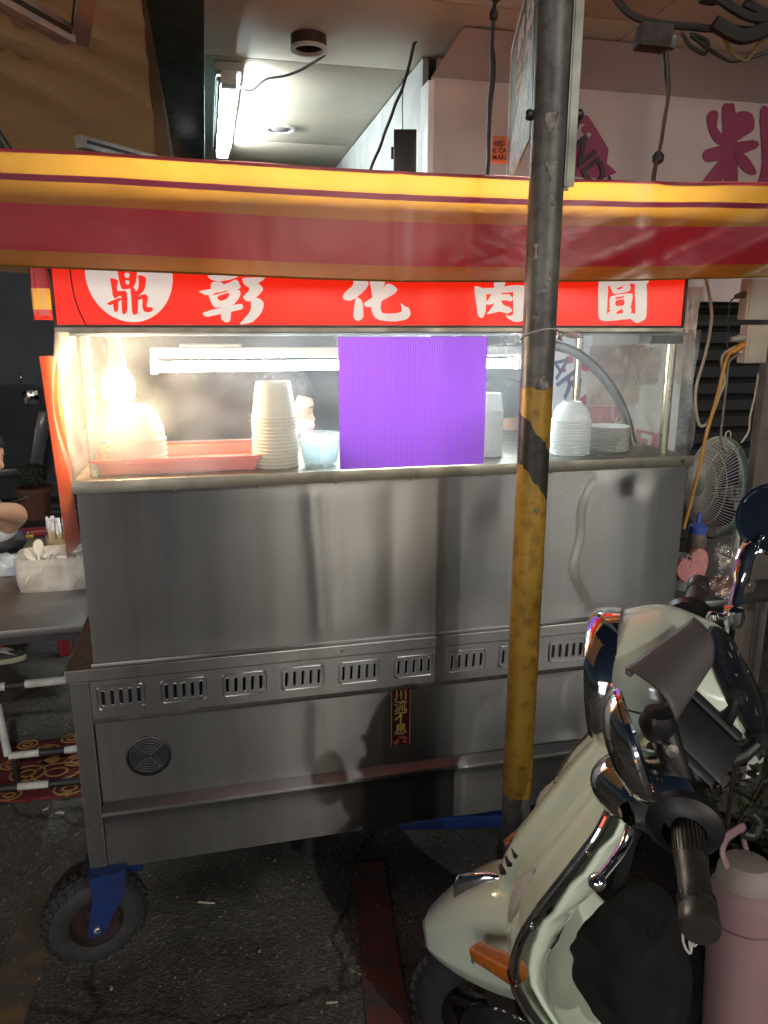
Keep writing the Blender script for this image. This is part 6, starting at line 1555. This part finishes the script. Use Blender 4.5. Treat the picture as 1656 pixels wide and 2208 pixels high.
MB().box(-.012, .012, -.004, .004, -.008, .008, T(.02, .048, .845) @ RZ(20), bev=.002).build('buckle', mat('buckle_grey', (.08, .08, .085), .35, .6), bagt)
# white script print on the bag
SCR = mat('script_white', (.5, .5, .46), .6)
def onbag(px, py): return sl(px, py, 1.045)
for L_ in ([(1472, 2012), (1473, 2030), (1480, 2048), (1488, 2056)], [(1488, 2018), (1487, 2034), (1490, 2050)], [(1502, 2005), (1497, 2020), (1492, 2040), (1489, 2056)], [(1497, 2018), (1504, 2022), (1502, 2034), (1496, 2040)], [(1516, 1992), (1511, 2004), (1504, 2026)], [(1518, 1994), (1517, 2006), (1513, 2012)], [(1506, 2000), (1508, 2008)]):
    P = []
    for x, y in L_:
        p = onbag(x, y); P.append(p)
    MB().tube(smooth_path(P, 3), .0019, 5).build('script_stroke', SCR, bagt)

# ---- pink flask hanging behind the grip
fk = thing('pink_flask', 'dusty pink insulated flask with carry loop hanging beside the grip', 'flask', SCM)
PKF = mat('flask_pink', (.25, .15, .16), .55, 0, .08, 14, .08, 220)
fT = sl(1612, 1850, 1.06); fB_ = sl(1580, 2290, 1.10); FMx = along(fB_, fT - fB_); FL = (fT - fB_).length
MB().lathe([(0, 0), (.040, 0), (.045, .006), (.047, FL * .5), (.047, FL * .70), (.0465, FL * .71), (.0455, FL * .712)], 44, FMx).build('flask_body', PKF, fk)
MB().lathe([(.0455, FL * .712), (.0478, FL * .715), (.0478, FL * .80), (.046, FL * .86), (.041, FL * .885), (.039, FL * .89)], 44, FMx).build('collar', PKF, fk)
MB().lathe([(.0395, FL * .86), (.0405, FL * .90), (.038, FL * .95), (.030, FL * .985), (.012, FL), (0, FL)], 40, FMx).build('lid', mat('flask_lid', (.27, .22, .21), .5, 0, .08, 14), fk)
MB().tube([FMx @ Vector((.0482 * math.cos(R(a)), .0482 * math.sin(R(a)), FL * .72)) for a in range(0, 360, 10)], .0012, 6, closed=True).build('seam_ring', mat('flask_seam', (.14, .08, .085), .5), fk)
MB().box(.0455, .049, -.010, .010, FL * .80, FL * .90, FMx @ RZ(-150), bev=.002).build('latch', PKF, fk)
lp = smooth_path([sl(1568, 1868, 1.03), sl(1558, 1838, 1.03), sl(1566, 1808, 1.04), sl(1590, 1790, 1.06), sl(1603, 1786, 1.07), sl(1604, 1812, 1.10), sl(1610, 1835, 1.10)], 6)
MB().tube(lp, .0065, 10, flat=.5).build('carry_loop', PKF, fk)
hk = MB().tube(smooth_path([sl(1618, 1752, 1.07), sl(1636, 1775, 1.07), sl(1624, 1800, 1.07), sl(1602, 1796, 1.07)], 6), .008, 10).build('hook', BLACK, None, mw=SCM.copy()); tag(hk, 'black curved hook holding the pink flask', 'hook')

# ================================================================== THE OTHER SIDE OF THE STREET (out of view; lit shops and signs added for reflections and fill light)
SHOPS = [(-9.2, (.94, .97, 1), 8.0, (.97, .97, 1), 2.0, 'unseen bright shop with white sign added across the street for fill light and reflections'), (-4.6, (1, .10, .05), 1.5, (1, .95, .88), 2.0, 'unseen lit shop with red sign added across the street for fill light and reflections'),
         (0.0, (.75, .88, 1), .5, (.85, .93, 1), .10, 'unseen dim shop with bluish sign added across the street behind the viewer'), (4.6, (1, .45, .10), .6, (1, .88, .70), .10, 'unseen dim shop with orange sign added across the street for reflections')]
for i, (x0, cs_, ls_, cw_, lw_, lab) in enumerate(SHOPS):
    t = thing('added_fill_shop', lab, 'shop', T(x0, -8.2 - .15 * (i % 2), 0), 'added lit shops across the street')
    SW_ = mat('opposite_wall', (.16, .15, .15), .85, 0, .3, 2, .2, 12)
    b = MB().box(0, .45, -.4, 0, 0, 4.4); b.box(4.1, 4.55, -.4, 0, 0, 4.4); b.box(.451, 4.099, -.4, -.02, 2.75, 4.4); b.build('wall', SW_, t, smooth=False)
    MB().box(.45, 4.1, -.9, -.85, 0, 2.75).build('shop_glow_panel', emat('shop_fill_glow_%d' % i, cw_, lw_), t, smooth=False)  # added glowing panel; the left shops brighten the scooter's flank and fender
    for k in range(4): MB().box(.46 + k * .91, .50 + k * .91, -.3, -.24, 0, 2.74).build('mullion', BLACK, t, smooth=False)
    MB().box(.5, 4.05, -.015, .22, 2.85, 3.45, bev=.02).build('sign_box', emat('shop_sign_fill_%d' % i, cs_, ls_), t)
    for k in range(3): MB().box(.6 + k * 1.25, 1.5 + k * 1.25, -.018, .03, 3.6, 4.2, bev=.01).build('window', mat('far_glass', (.02, .025, .03)), t)
    MB().box(.3, 4.25, .0, .9, 2.62, 2.68, RX(-8)).build('canopy', mat('far_canopy', (.12, .15, .15)), t, smooth=False)

for (x, y, wd, z0, z1, cl, L_, lab) in ((4.05, -7.1, .50, 2.0, 4.2, (1, .88, .68), 14, 'unseen tall warm white blade sign added to streak the steel'), (3.05, -7.3, .22, 2.2, 4.2, (1, .82, .56), 14, 'unseen slim amber blade sign added to streak the steel'),
                                       (7.75, -6.7, .40, 2.0, 4.3, (1, .95, .85), 34, 'unseen tall white blade sign farther right, added to streak the steel'), (5.6, -7.2, .30, 2.6, 4.2, (.7, .85, 1), 4, 'unseen bluish blade sign added for reflections in the steel')):
    t = thing('blade_sign', lab, 'sign', T(x, y, 0) @ RZ(math.degrees(math.atan2(x, -y)) * .5), 'added blade signs across the street')
    MB().box(-wd / 2, wd / 2, -.12, .0, z0, z1, bev=.02).build('sign_case', DRK, t); MB().box(-wd / 2 + .02, wd / 2 - .02, .001, .012, z0 + .02, z1 - .02).build('lit_face', emat('blade_%d' % int(x * 100), cl, L_), t, smooth=False)  # added lit faces, placed so their reflections streak the steel front
    MB().tube([(0, -.06, z0 + .3), (0, -1.2, z0 + .3)], .03, 10).build('bracket', DIRTY, t)
